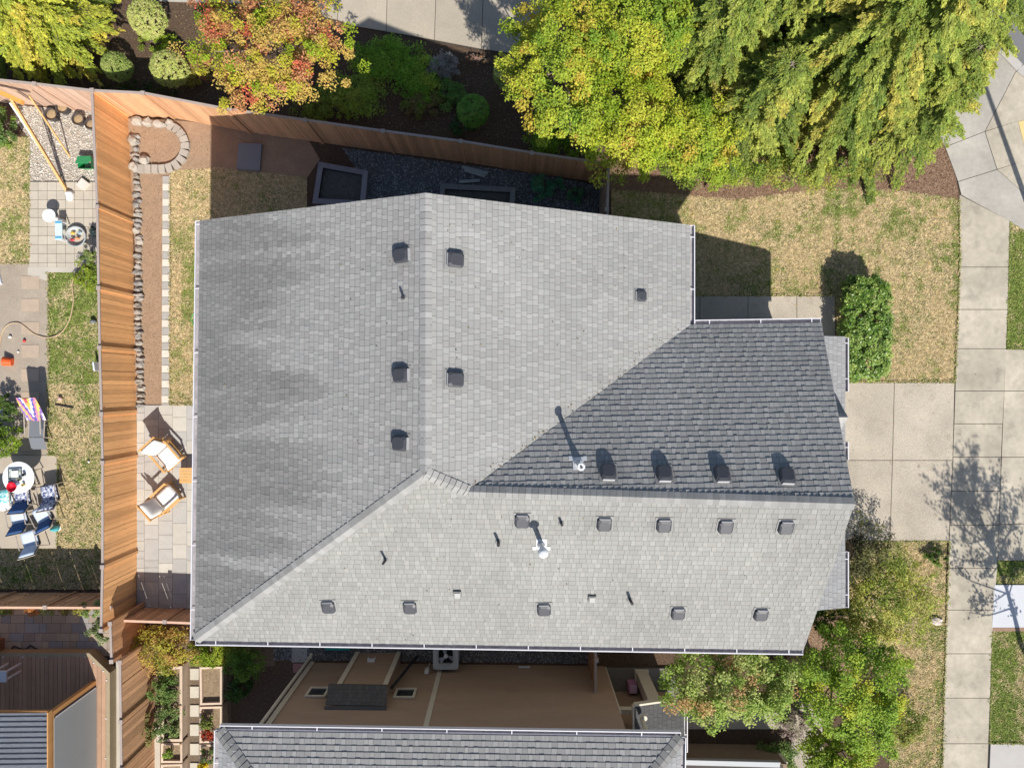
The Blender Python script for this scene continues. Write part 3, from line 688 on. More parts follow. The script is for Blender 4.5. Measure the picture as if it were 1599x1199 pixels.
# ------------------------------------------------------------ fences
M_CEDAR = mat('cedar_board', attr=True, rough=.75, n1=(3, .08), n2=(26, .14), bump=(60, .3, .003), stretch=(1, 1, .12), spec=.2)
FK = 1 - 1.9 / H
def T2B(x, y): return (800 + (x - 800) * FK, 600 + (y - 600) * FK)
def fence(label, pts, posts, inner, h=1.9, base=(.80, .44, .20), grey=(.36, .30, .27), gap=.004, seed=0, name='wooden_fence', bw=.138, warp=.013, topcol=None, skip0=False):
    """pts: ground line in photo pixels, posts: distances in metres or list of px points, inner: +1/-1 side of the visible face"""
    rs = random.Random(seed); g0 = P(*pts[0]); root = thing(name, g0, label, 'fence', 'timber fences of the yards')
    L = [P(*p) for p in pts]; seg = []; tot = 0
    for a, b in zip(L[:-1], L[1:]): seg.append((tot, a, b)); tot += (b - a).length
    def at(s):
        for t0, a, b in seg:
            if s <= t0 + (b - a).length + 1e-6:
                d = (b - a).normalized(); return a + d * (s - t0), d
        return L[-1], (L[-1] - L[-2]).normalized()
    if isinstance(posts, (int, float)):
        k = max(1, round(tot / posts)); PS = [tot * i / k for i in range(k + 1)]
    else:
        PS = []
        for q in posts:
            v = P(*q); best = min(np.linspace(0, tot, 400), key=lambda s: (at(s)[0] - v).length); PS.append(best)
        PS = sorted(set([0.0] + PS + [tot]))
    panels = MB(); cap = MB()
    for s0, s1 in zip(PS[:-1], PS[1:]):
        s = s0 + .02
        while s < s1 - .03:
            wd = min(bw * rs.uniform(.96, 1.03), s1 - s); p, d = at(s); q, _ = at(s + wd); n = Vector((-d.y, d.x, 0)) * inner
            c = rs.uniform(.86, 1.1); col = tuple(v * c for v in base) if rs.random() > .12 else tuple(v * c * .85 for v in base)
            o1, o2 = rs.uniform(0, warp), rs.uniform(0, warp); gp = gap * rs.choice([.3, .6, 1, 1, 2.2]) 
            A = p + n * o1; B = q - d * gp + n * o2; tk = -n * .018; tw = d * rs.uniform(-.006, .006)
            top = Vector((0, 0, h * .985 + rs.uniform(-.006, .006)))
            vs = [A, B, B + tk, A + tk, A + top + tw, B + top + tw, B + tk + top + tw, A + tk + top + tw]
            panels.add(vs, [(0, 1, 5, 4), (1, 2, 6, 5), (2, 3, 7, 6), (3, 0, 4, 7), (4, 5, 6, 7)], col); s += wd
        p, d = at(s0); q, _ = at(s1); n = Vector((-d.y, d.x, 0)) * inner
        for z in (.30, 1.0, h - .25): cap.obox(p - n * .06 + Vector((0, 0, z)), (q - p), n * .038, (0, 0, .085), tuple(v * .8 for v in base))
        cap.obox(p - n * .055 + Vector((0, 0, h * .985 + .008)), (q - p), n * .07, (0, 0, .03), topcol or grey)
    panels.build('fence_boards', M_CEDAR, root); cap.build('rails', M_CEDAR, root)
    for s in PS[1 if skip0 else 0:]:
        p, d = at(s); n = Vector((-d.y, d.x, 0)) * inner; b = MB(); c = rs.uniform(.85, 1.05)
        b.box(p + n * .003 + Vector((0, 0, h * .5 + .02)), (.095, .095, h + .04), math.atan2(d.y, d.x), tuple(v * c * .9 for v in base))
        b.box(p + n * .003 + Vector((0, 0, h + .05)), (.12, .12, .03), math.atan2(d.y, d.x), grey); b.build('post', M_CEDAR, root)
    return root
W_PTS = [(200, 181), (207, 320), (211, 550), (215, 700), (215, 860), (213, 952)]
fence('long orange cedar fence running down between the two back yards', W_PTS, [(208, 348), (209, 464), (211, 549), (214, 643), (215, 713), (215, 862)], 1, seed=1)
nt_ = [T2B(*p) for p in [(145, 143), (225, 147), (355, 172), (477, 189), (598, 206), (720, 222), (830, 240), (950, 257)]]
fence('long fence behind the gravel strip, half sunlit orange and half in shade', nt_, nt_[1:-1], -1, base=(.66, .375, .21), seed=2, skip0=True)
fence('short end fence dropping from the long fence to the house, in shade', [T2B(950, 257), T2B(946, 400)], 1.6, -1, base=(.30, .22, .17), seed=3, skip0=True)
fence('pinkish brown fence behind the plant pots of the neighbour yard', [T2B(143, 143), T2B(0, 126), T2B(-120, 116)], 2.0, 1, base=(.56, .38, .28), seed=4, gap=.006, skip0=True)
fence('shaded slatted fence between the neighbour lawn and the flagstone patio', [(-70, 925), (213, 926)], 2.2, 1, base=(.58, .33, .19), gap=.007, seed=5, h=1.45, topcol=(.62, .40, .28))
fence('short slatted fence between the paved patio and the vegetable garden', [(216, 948.5), (290, 951), (430, 956)], 1.6, 1, base=(.58, .33, .19), gap=.007, seed=6, h=1.2, topcol=(.62, .40, .30))
fence('upper fence piece between the flagstones and the yellow bush', [(226, 942), (228, 996)], 1.2, 1, base=(.62, .35, .19), gap=.006, seed=7)
fence('lower weathered fence between the covered deck and the vegetable garden', [(240, 997), (242, 1150), (243, 1260)], [(241, 1082), (242, 1150)], 1, base=(.60, .36, .21), gap=.006, seed=8)
fence('edge-on gate fence between the two houses', [(920, 940), (920, 1044)], 1.1, 1, base=(.42, .23, .13), seed=9, h=2.0)

# ------------------------------------------------------------ neighbour house on the south side
nb = thing('tan_house', P(760, 1100), 'tan neighbouring house with cream trim and grey shingle roof at the bottom', 'house')
E0, E1 = P(343, 1141, HE), P(1064, 1152, HE)
d_ = (E1 - E0).normalized(); Lx = (E1 - E0).length; pt_ = .42; q_ = Vector((d_.y, -d_.x, 0))
dep = 10.4; half = dep / 2
r0 = E0 + d_ * half + q_ * half + Vector((0, 0, half * pt_)); r1 = E1 - d_ * half + q_ * half + Vector((0, 0, half * pt_))
F0, F1 = E0 + q_ * dep, E1 + q_ * dep
b = MB()
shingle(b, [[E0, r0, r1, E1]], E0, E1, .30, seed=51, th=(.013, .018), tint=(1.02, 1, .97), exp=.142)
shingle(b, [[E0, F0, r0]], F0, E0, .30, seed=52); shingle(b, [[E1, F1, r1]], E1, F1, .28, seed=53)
b.poly([F0, F1, r1, r0], (.27, .27, .27))
rf = b.build('roof', M_SHING, nb)
pN = plane(E0, E1, r0); pW = plane(E0, F0, r0); pE = plane(E1, F1, r1)
b = MB(); caps(b, E0, r0, pN[0], pW[0], .20, seed=54, exp=.17, w=.16); b.build('ridge_caps', M_SHING, rf); b = MB(); caps(b, E1, r1, pN[0], pE[0], .20, seed=55, exp=.17, w=.16); b.build('ridge_caps', M_SHING, rf)
dn = Vector((0, 0, -.02))
gutter(E0 + dn, E1 + dn, -q_, nb, off=.8, wd=.13); gutter(E0 + dn, F0 + dn, -d_, nb, off=.8, wd=.13); gutter(E1 + dn, F1 + dn, d_, nb, off=.8, wd=.13)
b = MB(); b.poly([p + Vector((0, 0, -.12)) for p in (E0, E1, F1, F0)]); b.build('soffit', M_CREAM, rf)
WY = P(0, 1034.5).y
M_TANS = M_TANW
wall = MB(); xa, xb = P(488, 0).x, P(1003, 0).x; xm = P(945, 0).x
ya = lambda x: WY - (x - xa) * .012
wall.prism([(xa, ya(xa)), (xm, ya(xm)), (xm, WY - 10), (xa, WY - 10)], 0, HE - .03)
# horizontal lap siding lines
k = 0
while False: pass
wall.build('wall', mat('tan_lap_siding', (.37, .265, .19), .8, n1=(.9, .12), n2=(7, .05), stretch=(.4, 1, 1.6)), nb)
def trim(x0, y0, w_, h0, h1, nm='corner_trim', dpt=.03):
    b = MB(); p = P(x0, y0); b.obox((p.x - w_ / 2, p.y + .014, h0), (w_, 0, 0), (0, dpt, 0), (0, 0, h1 - h0)); return b.build(nm, M_CREAM, nb)
trim(489, 1034.5, .14, 0, HE - .1); trim(690, 1038, .14, 0, HE - .1); trim(943.5, 1043, .14, 0, HE - 2.1)
b = MB(); b.cyl(P(485, 1026) + Vector((0, 0, .2)), P(485, 1026) + Vector((0, 0, 5.1)), .045, .045, 10); b.cyl(P(485, 1026) + Vector((0, 0, .2)), P(487, 1020) + Vector((0.02, 0, .05)), .045, .045, 10); b.build('downspout', M_CREAM, nb)
# bump-out with a small shed roof
bx0, bx1 = P(557, 0).x, P(626, 0).x; by = P(0, 1019).y
bo = MB(); bo.prism([(bx0, by), (bx1, by), (bx1, WY - .05), (bx0, WY - .05)], 0, 2.55)
k = 0
bo_ = bo.build('fireplace_bumpout', MATS['tan_lap_siding'], nb)
for xx in (bx0 + .05, bx1 - .05):
    b = MB(); b.obox((xx - .07, by + .014, 0), (.14, 0, 0), (0, .025, 0), (0, 0, 2.52)); b.build('corner_trim', M_CREAM, bo_)
b = MB(); e0, e1 = P(513, 1070, 2.62), P(605, 1071.5, 2.62); f0, f1 = P(509, 1101, 3.2), P(603.5, 1102, 3.2)
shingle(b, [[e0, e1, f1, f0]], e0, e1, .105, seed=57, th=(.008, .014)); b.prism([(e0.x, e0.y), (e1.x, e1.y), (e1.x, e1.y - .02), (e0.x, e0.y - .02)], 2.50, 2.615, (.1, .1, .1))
b.obox(P(508, 1102, 3.2) , (f1 - f0) * 1.02, (0, -.13, .05), (0, 0, .03), (.12, .12, .12)); b.build('bumpout_roof', M_SHING, bo_)
b = MB(); c = P(580, 1029, .75); c.y = by + .05; b.box(c, (.22, .10, .05)); b.box(c + Vector((-.1, .02, -.05)), (.03, .08, .12)); b.box(c + Vector((.1, .02, -.05)), (.03, .08, .12)); b.build('dryer_vent', M_GALV, bo_)
def nwin(x0, x1, h0, h1):
    fr = MB(); gl = MB(); w0, w1 = x0, x1; y = WY + .0
    def at(x): return y - (x - xa) * .012 + .016
    for (a, c, z0, z1) in ((w0, w1, h1 - .07, h1), (w0, w1, h0, h0 + .07), (w0, w0 + .07, h0 + .0705, h1 - .0705), (w1 - .07, w1, h0 + .0705, h1 - .0705)):
        fr.obox((a, at(a), z0), (c - a, 0, 0), (0, .045, 0), (0, 0, z1 - z0))
    f = fr.build('window', M_CREAM, nb); gl.obox((w0 + .07, at(w0) + .003, h0 + .07), (w1 - w0 - .14, 0, 0), (0, .01, 0), (0, 0, h1 - h0 - .14)); gl.build('pane', M_GLASS, f)
def hx(x, h): return P(x, 0, h).x
nwin(hx(481, 2.2), hx(513, 2.2), 1.93, 2.55); nwin(hx(617, 2.2), hx(650, 2.2), 1.93, 2.55); nwin(hx(729, 4.5), hx(801, 4.5), 4.35, 5.0)
b = MB(); b.cyl(P(652, 1024) + Vector((0, 0, .05)), P(612, 1074, 2.35), .045, .045, 8); o = b.build('leaning_black_pipe', M_PVC, label='black drain pipe leaning from the gravel against the tan wall', cat='pipe')
b = MB(); c = P(667, 1050, .8); c.y = WY + .06; b.box(c, (.12, .10, .26)); b.cyl(c + Vector((0, .0, -.13)), c + Vector((0.03, 0, -.6)), .02, .02, 8); b.build('meter_box', M_GALV, nb)
b = MB(); c = P(819, 1042, .1); b.box((c.x, ya(c.x) + .04, .25), (.36, .04, .08)); b.build('crawl_vent', M_GALV, nb)
# porch corner: recess, column, small lean-to roof
xq = P(978, 0).x; b = MB(); b.prism([(xm + .003, WY - .9), (xq, WY - .9), (xq, WY - 10), (xm + .003, WY - 10)], 0, HE - .03); b.prism([(xq + .003, WY - .9), (P(1042, 0).x, WY - .9), (P(1042, 0).x, WY - 10), (xq + .003, WY - 10)], 0, 2.45); b.build('porch_wall', MATS['tan_lap_siding'], nb)
b = MB(); z = 2.55; p0, p1 = P(945, 1108, z), P(995, 1108, z); b.obox((p0.x, p0.y, z - .2), (p1.x - p0.x, 0, 0), (0, -.14, 0), (0, 0, .2)); b.build('porch_beam', M_CREAM, nb)
b = MB(); c = P(1001, 1049); b.box(c + Vector((0, -.08, 1.2)), (.36, .34, 2.4)); b.box(c + Vector((0, -.08, .10)), (.44, .42, .2)); b.box(c + Vector((0, -.08, 2.3)), (.44, .42, .14)); b.build('porch_column', M_CREAM, nb)
b = MB(); c = P(1000, 1062); b.box(c + Vector((.02, -.9, 1.0)), (.14, 1.5, 2.0)); b.build('porch_side_wall', mat('porch_grey', (.40, .40, .42), .8), nb)
b = MB(); q0, q1 = P(991, 1103, 2.95), P(1069, 1092, 2.55); q2, q3 = P(1069, 1175, 2.55), P(995, 1190, 2.95)
shingle(b, [[q1, q0, q3, q2]], q2, q1, .085, seed=58, th=(.006, .012)); pr = b.build('porch_roof', M_SHING, nb)  # base colour darkened in place of the tall house's shadow on this roof
b = MB(); b.obox(q0 - Vector((0, 0, .16)), q1 - q0, (0, .05, 0), (0, 0, .18)); b.obox(q0 - Vector((.05, 0, .16)), (.05, 0, 0), (0, -1.1, 0), (0, 0, .18)); b.build('rake_board', M_CREAM, pr)
gutter(q2 + Vector((0, 0, -.02)), q1 + Vector((0, 0, -.02)), (1, 0, 0), nb, off=.5, wd=.10)
b = MB(); c = P(1006, 1118, 3.2); b.cyl(c, c + Vector((0, 0, .15)), .07, .07, 12); b.cyl(P(1003, 1121, 3.0), P(1012, 1150, 4.8), .06, .06, 10); b.build('porch_downspout', M_CREAM, nb)
o = thing('pink_box', P(985, 1066), 'small pink and purple box standing on the shaded porch', 'box')
b = MB(); b.box(P(985, 1066) + Vector((0, 0, .28)), (.26, .30, .36), .05, (.42, .20, .36)); b.build('body', M_PAV, o)
b = MB(); b.box(P(985, 1066) + Vector((.02, 0, .47)), (.22, .26, .02), .05, (.60, .42, .55)); b.build('lid', M_PAV, o)
# low garden wall with grey coping in front of the neighbour garage
gw = thing('garage_wing', P(1140, 1160), 'brown garage wing with grey gutter at the bottom edge right of the hip roof', 'garage')
b = MB(); a, c = P(1040, 1160), P(1208, 1163); b.prism([(a.x, a.y), (c.x, c.y), (c.x, c.y - 4), (a.x, a.y - 4)], 0, 1.15); b.build('wall', mat('brown_wall', (.25, .185, .13), .85, n1=(6, .12), n2=(30, .1)), gw)
b = MB(); a, c = P(1060, 1187, 1.2), P(1219, 1191, 1.2); b.obox((a.x, a.y, 1.12), c - a, (0, -.16, 0), (0, 0, .05)); b.obox((a.x, a.y + .03, 1.1), c - a, (0, -.028, 0), (0, 0, .14)); b.build('gutter', mat('grey_gutter', (.38, .40, .42), .5), gw)
b = MB(); a, c = P(1066, 1191, 1.2), P(1224, 1195, 1.2); b.obox((a.x, a.y - .02, 1.12), c - a, (0, -4, .5), (0, 0, .04)); b.build('roof', mat('dark_roof', (.09, .075, .07), .9, n2=(20, .3)), gw)
b = MB(); a = P(1205, 1163); b.obox((a.x, a.y + .001, 0), (.1, 0, 0), (0, .03, 0), (0, 0, 1.1)); b.build('corner_trim', M_CREAM, gw)

# air conditioner
ac = thing('air_conditioner', P(698, 1016), 'square grey air conditioner with round fan on the gravel between the houses', 'air conditioner')
c0 = P(700, 1011); hh = .78; b = MB(); s_ = .39
def rr(cx, cy, s, r, z, n=4):
    out = []
    for i, (sx, sy) in enumerate(((1, 1), (-1, 1), (-1, -1), (1, -1))):
        for k in range(n + 1):
            t = math.pi / 2 * (i + k / n); out.append(Vector((cx + sx * (s - r) + r * math.cos(t), cy + sy * (s - r) + r * math.sin(t), z)))
    return out
b.rings([rr(c0.x, c0.y, s_, .07, .05), rr(c0.x, c0.y, s_, .07, hh - .12)], (1, 1, 1)); b.build('cabinet', mat('ac_cabinet', (.28, .29, .30), .6), ac)
b = MB(); ro = rr(c0.x, c0.y, s_ + .01, .08, hh); n = len(ro); ci = [c0 + Vector((math.cos(2 * math.pi * (k + 2.0) / n - 0) * .29, math.sin(2 * math.pi * (k + 2.0) / n) * .29, hh)) for k in range(n)]
ci = [Vector((c0.x + .29 * (p.x - c0.x) / math.hypot(p.x - c0.x, p.y - c0.y), c0.y + .29 * (p.y - c0.y) / math.hypot(p.x - c0.x, p.y - c0.y), hh)) for p in ro]
lo = [p + Vector((0, 0, -.12)) for p in ci]; ou = [p + Vector((0, 0, -.12)) for p in ro]
b.rings([ou, ro, ci, lo], cap=False, cap0=False); b.build('top_cover', mat('ac_top', (.40, .42, .43), .55), ac)
b = MB(); b.cyl(c0 + Vector((0, 0, hh - .118)), c0 + Vector((0, 0, hh - .112)), .30, .30, 24); b.build('fan_well_shade', mat('ac_well_shade', (.008, .008, .01), .9), ac)  # black disc stands in for the shade inside the cabinet
b = MB()
for k in range(3):
    t = math.radians(100 + 120 * k); b.add([c0 + Vector((math.cos(t - .12) * .06, math.sin(t - .12) * .06, hh - .08)), c0 + Vector((math.cos(t - .42) * .27, math.sin(t - .42) * .27, hh - .10)), c0 + Vector((math.cos(t + .34) * .27, math.sin(t + .34) * .27, hh - .05)), c0 + Vector((math.cos(t + .5) * .07, math.sin(t + .5) * .07, hh - .06))], [(0, 1, 2, 3), (3, 2, 1, 0)])
b.build('fan_blades', mat('fan_blade', (.34, .37, .42), .4, spec=.6), ac)
b = MB(); b.cyl(c0 + Vector((0, 0, hh - .1)), c0 + Vector((0, 0, hh - .02)), .07, .06, 16); b.build('fan_hub', M_GALV, ac)
b = MB()
for r in (.10, .145, .19, .235, .28):
    pts = [c0 + Vector((math.cos(t) * r, math.sin(t) * r, hh + .005)) for t in np.linspace(0, 2 * math.pi, 33)]; b.tube(pts, .0022, 4)
b.build('grille', M_PVC, ac)
b = MB(); b.prism([(P(x, y).x, P(x, y).y) for x, y in ((511, 985), (549, 985), (549, 1011.5), (511, 1011.5))], 0, .22); b.build('teal_mat', mat('teal', (.02, .30, .27), .6), label='teal green box lid on the gravel under the eave', cat='lid')

# ------------------------------------------------------------ covered deck at the lower left corner
M_DECK = mat('deck_board', attr=True, rough=.75, n1=(4, .1), n2=(30, .12))
cd = thing('covered_deck', P(150, 1120), 'timber deck with corrugated roof and grey side screen in the lower left corner', 'deck')
HD = .42
dk = [P(-60, 1024, HD), P(138, 1024, HD), P(167, 1053, HD), P(167, 1260, HD), P(-60, 1260, HD)]
dp = [(p.x, p.y) for p in dk]
b = MB(); x = dp[0][0]; xe = dp[2][0]
while x < xe:
    x1 = min(x + .136, xe); q = clip(clip(dp, -1, 0, -x), 1, 0, x1 - .006)
    if len(q) > 2: k = R.uniform(.88, 1.08); b.prism(q, HD - .03, HD, (.40 * k, .25 * k, .165 * k))
    x += .14
b.build('deck_floor', M_DECK, cd)
b = MB(); fr = [P(-60, 1020, HD), P(140, 1020, HD), P(172, 1051, HD), P(172, 1260, HD)]; inn = [P(-60, 1025, HD), P(138, 1025, HD), P(166, 1053, HD), P(166, 1260, HD)]
for i in range(3):
    for z0, z1, o in ((HD - .03, HD + .003, 0),):
        b.prism([(fr[i].x, fr[i].y), (fr[i + 1].x, fr[i + 1].y), (inn[i + 1].x, inn[i + 1].y), (inn[i].x, inn[i].y)], z0, z1, (.33, .27, .18))
    A, B2 = fr[i], fr[i + 1]; b.poly([(A.x, A.y, 0), (B2.x, B2.y, 0), (B2.x, B2.y, HD - .031), (A.x, A.y, HD - .031)], (.30, .245, .16))
b.build('deck_fascia', M_DECK, cd)
for x, y in ((5, 1026), (36, 1026), (72, 1026), (133, 1026), (147, 1035), (162, 1048), (167, 1062), (166.5, 1122), (165.5, 1184)):
    b = MB(); c = P(x, y, HD + .01); b.cyl((c.x, c.y, HD), (c.x, c.y, HD + .02), .02, .02, 10); b.build('deck_light', M_WHITE, cd)
HT = 2.7; M_BEAM = mat('cedar_beam', (.52, .27, .10), .7, n1=(3, .1), n2=(25, .1), stretch=(1, 1, .2))
cx, cy = P(147.5, 1066, HD).x, P(147.5, 1066, HD).y; HB = HT - .1
b = MB(); b.box((cx, cy, (HD + HB) / 2), (.13, .13, HB - HD)); b.build('post', M_BEAM, cd)
b = MB(); b.box((P(-8, 1078, HD).x, P(0, 1072, HD).y, (HD + HB) / 2), (.13, .13, HB - HD)); b.build('post', M_BEAM, cd)
b = MB(); b.box((cx, cy - 3, HB - .04), (.12, 5.86, .22)); b.box((cx - 3.0, cy, HB - .04), (5.86, .12, .22)); b.build('beam', M_BEAM, cd)
b = MB(); b.box((cx + .075, cy - 3.2, (HD + HB) / 2 - .06), (.012, 6.1, HB - HD - .12)); b.build('side_screen', mat('grey_screen', (.30, .32, .33), .6, n1=(.8, .05)), cd)
b = MB(); b.box((cx + .084, cy - .14, (HD + HB) / 2 - .06), (.012, .03, HB - HD - .25)); b.build('screen_edge', M_WHITE, cd)
b = MB(); y0 = cy + .12; x1 = cx + .04; nrib = 26; rows_ = []
pr_ = .152; ys = []
for k in range(60):
    yb = y0 - k * pr_
    for dy, dz in ((0, .035), (.25, .035), (.34, .0), (.66, 0), (.75, .035)): ys.append((yb - dy * pr_, dz))
for (ya_, za), (yb_, zb) in zip(ys[:-1], ys[1:]):
    b.add([(x1, ya_, HT - .02 + za), (x1, yb_, HT - .02 + zb), (x1 - 7, yb_, HT + .12 + zb), (x1 - 7, ya_, HT + .12 + za)], [(0, 1, 2, 3), (3, 2, 1, 0)])
b.build('corrugated_roof', mat('corrugated_metal', (.34, .36, .40), .45, n1=(2, .06), spec=.5, metal=.3), cd)
b = MB(); b.obox((x1 + .003, y0 + .02, HB - .02), (.035, 0, 0), (0, -9, 0), (0, 0, .17)); b.obox((x1 - 7, y0 + .003, HB - .0), (7, 0, 0), (0, .03, 0), (0, 0, .10)); b.build('roof_fascia', M_BEAM, cd)
t = thing('white_deck_table', P(3, 1060, HD), 'white table end at the left edge of the dark deck', 'table')
c = P(-2, 1056, 1.15); b = MB(); b.box(c, (.5, .34, .05)); b.build('tabletop', M_WHITE, t)
for sx in (-.2, .2):
    for sy in (-.12, .12): b = MB(); b.box((c.x + sx, c.y + sy, .80), (.05, .05, .7)); b.build('leg', M_WHITE, t)
o = thing('wooden_planter', P(-5, 1010), 'tall brown wooden box beside the deck at the left edge', 'planter')
b = MB(); c = P(4, 1006); 
for k in range(6): b.box((c.x - .25, c.y - .05, .1 + k * .15), (.7, .55, .14), 0, (.22 * R.uniform(.9, 1.1), .11, .06))
b.build('boards', M_DECK, o)
b = MB(); b.box((c.x - .25, c.y - .05, .955), (.62, .47, .05), 0, (.08, .05, .035)); b.build('soil', M_DECK, o)
b = MB(); pts = [P(18, 1015), P(24, 1008), P(34, 1012), P(42, 1013), P(50, 1007), P(58, 1012), P(66, 1014), P(90, 1014), P(120, 1015)]
b.tube([p + Vector((0, 0, .05)) for p in pts], .022, 6); b.build('black_hose', M_PVC, label='black hose lying along the foot of the deck', cat='hose')

# ------------------------------------------------------------ plants
M_LEAF = mat('leaf', attr=True, rough=.6, trans=.34, spec=.22)
M_LEAFG = mat('glossy_leaf', attr=True, rough=.38, trans=.2, spec=.45)
M_BARK = mat('bark', (.22, .18, .14), .9, n1=(8, .25), n2=(40, .2), bump=(30, .8, .01))
YG = [((.40, .43, .035), 5), ((.48, .44, .03), 3), ((.27, .34, .03), 3), ((.55, .40, .06), 1)]
def pick(pal, f):
    tot = sum(w_ for _, w_ in pal); f = min(max(f, 0), .9999) * tot
    for c, w_ in pal:
        if f < w_: return c
        f -= w_
    return pal[-1][0]
def foliage(name, parent, c, rad, ncl, nleaf, size, pal, seed=0, shape='ell', crad=None, m=None, up=.7, inner=.25, zlow=-.35, asp=.62, patch=1.0, jit=.28, rag=.12, kind=None, label=None, cat=None):
    rs = np.random.RandomState(seed); c = np.array(c); rad = np.array(rad, dtype=float); n = ncl
    d = unit(rs.normal(0, 1, (n * 3, 3))); d = d[d[:, 2] > zlow][:n]; n = len(d)
    if shape == 'box':
        q = rs.uniform(-1, 1, (n, 3)); k = np.max(np.abs(q), 1, keepdims=True); d = q / k; d = d / (np.sum(np.abs(d) ** 5, 1, keepdims=True)) ** (1 / 5) ; d[:, 2] = np.abs(d[:, 2])
    fr = np.where(rs.uniform(0, 1, n) < inner, rs.uniform(.35, .85, n), rs.uniform(1 - rag * 1.6, 1.0, n))
    lobes = np.array([noise.noise(Vector(v * 1.9) + Vector((seed, seed * .7, 0))) for v in d])
    fr = fr * (1 + rag * 1.6 * lobes) if shape != 'box' else fr
    cc = c + d * fr[:, None] * rad
    crad = crad or float(np.mean(rad)) * .2
    # leaves
    k = nleaf // n; idx = np.repeat(np.arange(n), k); N_ = len(idx)
    o = unit(rs.normal(0, 1, (N_, 3))) * (rs.uniform(0, 1, (N_, 1)) ** .45); o[:, 2] *= .7
    cr = crad * rs.uniform(.6, 1.35, n); pos = cc[idx] + o * cr[idx][:, None]
    outd = unit((pos - c) / rad); nn = outd * .5 + rs.normal(0, .55, (N_, 3)) + np.array([0, 0, up]); dd = rs.normal(0, 1, (N_, 3)) + outd * .8
    cp = np.zeros((n, 3))
    for i in range(n):
        f = .5 + .75 * noise.noise(Vector(cc[i] * patch) + Vector((seed * 2.3, 0, 0))) + rs.normal(0, .16)
        cp[i] = pick(pal, f)
    C = cp[idx] * rs.uniform(1 - jit, 1 + jit, (N_, 1)) * (1 + rs.normal(0, .05, (N_, 3)))
    V = leaf_verts(pos, nn, dd, rs.uniform(.7, 1.3, N_) * size, rs.uniform(.7, 1.25, N_) * size * asp)
    return np_mesh(name, V, 4, np.clip(C, .005, .9), m or M_LEAF, parent, label, cat, None, kind)
def limbs(parent, base, top, r, tips, seed=0, name='trunk'):
    rs = random.Random(seed); b = MB(); base, top = Vector(base), Vector(top); pts = [base.lerp(top, t) + Vector((rs.uniform(-.06, .06), rs.uniform(-.06, .06), 0)) * (0 < t < 1) for t in (0, .25, .5, .75, 1)]
    for i in range(4): b.cyl(pts[i], pts[i + 1], r * (1 - .17 * i), r * (1 - .17 * (i + 1)), 9)
    for tp in tips:
        s = pts[rs.choice([1, 2, 3])]; tp = Vector(tp); md = s.lerp(tp, .5) + Vector((rs.uniform(-.15, .15), rs.uniform(-.15, .15), rs.uniform(0, .25)))
        b.cyl(s, md, r * .42, r * .26, 6); b.cyl(md, tp, r * .26, r * .08, 6)
    return b.build(name, M_BARK, parent)
def tree(name, label, cat, x, y, h, rx, ry, rz, ncl, nleaf, size, pal, seed=0, group=None, trunk=True, r=.09, **kw):
    """x,y: photo position of the crown centre at height h; rx, ry in px at that height"""
    c = P(x, y, h); t = thing(name, Vector((c.x, c.y, 0)), label, cat, group); rad = (px(rx, h), px(ry, h), rz)
    foliage('crown' if trunk else 'foliage', t, c, rad, ncl, nleaf, size, pal, seed, **kw)
    rs = random.Random(seed); tips = [c + Vector((math.cos(a) * rad[0], math.sin(a) * rad[1], rs.uniform(-.3, .6) * rz)) * 1.0 for a in []]
    tips = []
    for k in range(9 if trunk else 6):
        a = k * 2.4 + seed; q = rs.uniform(.5, .95); tips.append((c.x + math.cos(a) * rad[0] * q, c.y + math.sin(a) * rad[1] * q, c.z + rs.uniform(-.3, .55) * rz))
    limbs(t, (c.x, c.y, 0), (c.x, c.y, c.z + rz * .4), r if trunk else .03, tips, seed, 'trunk' if trunk else 'stems')
    return t
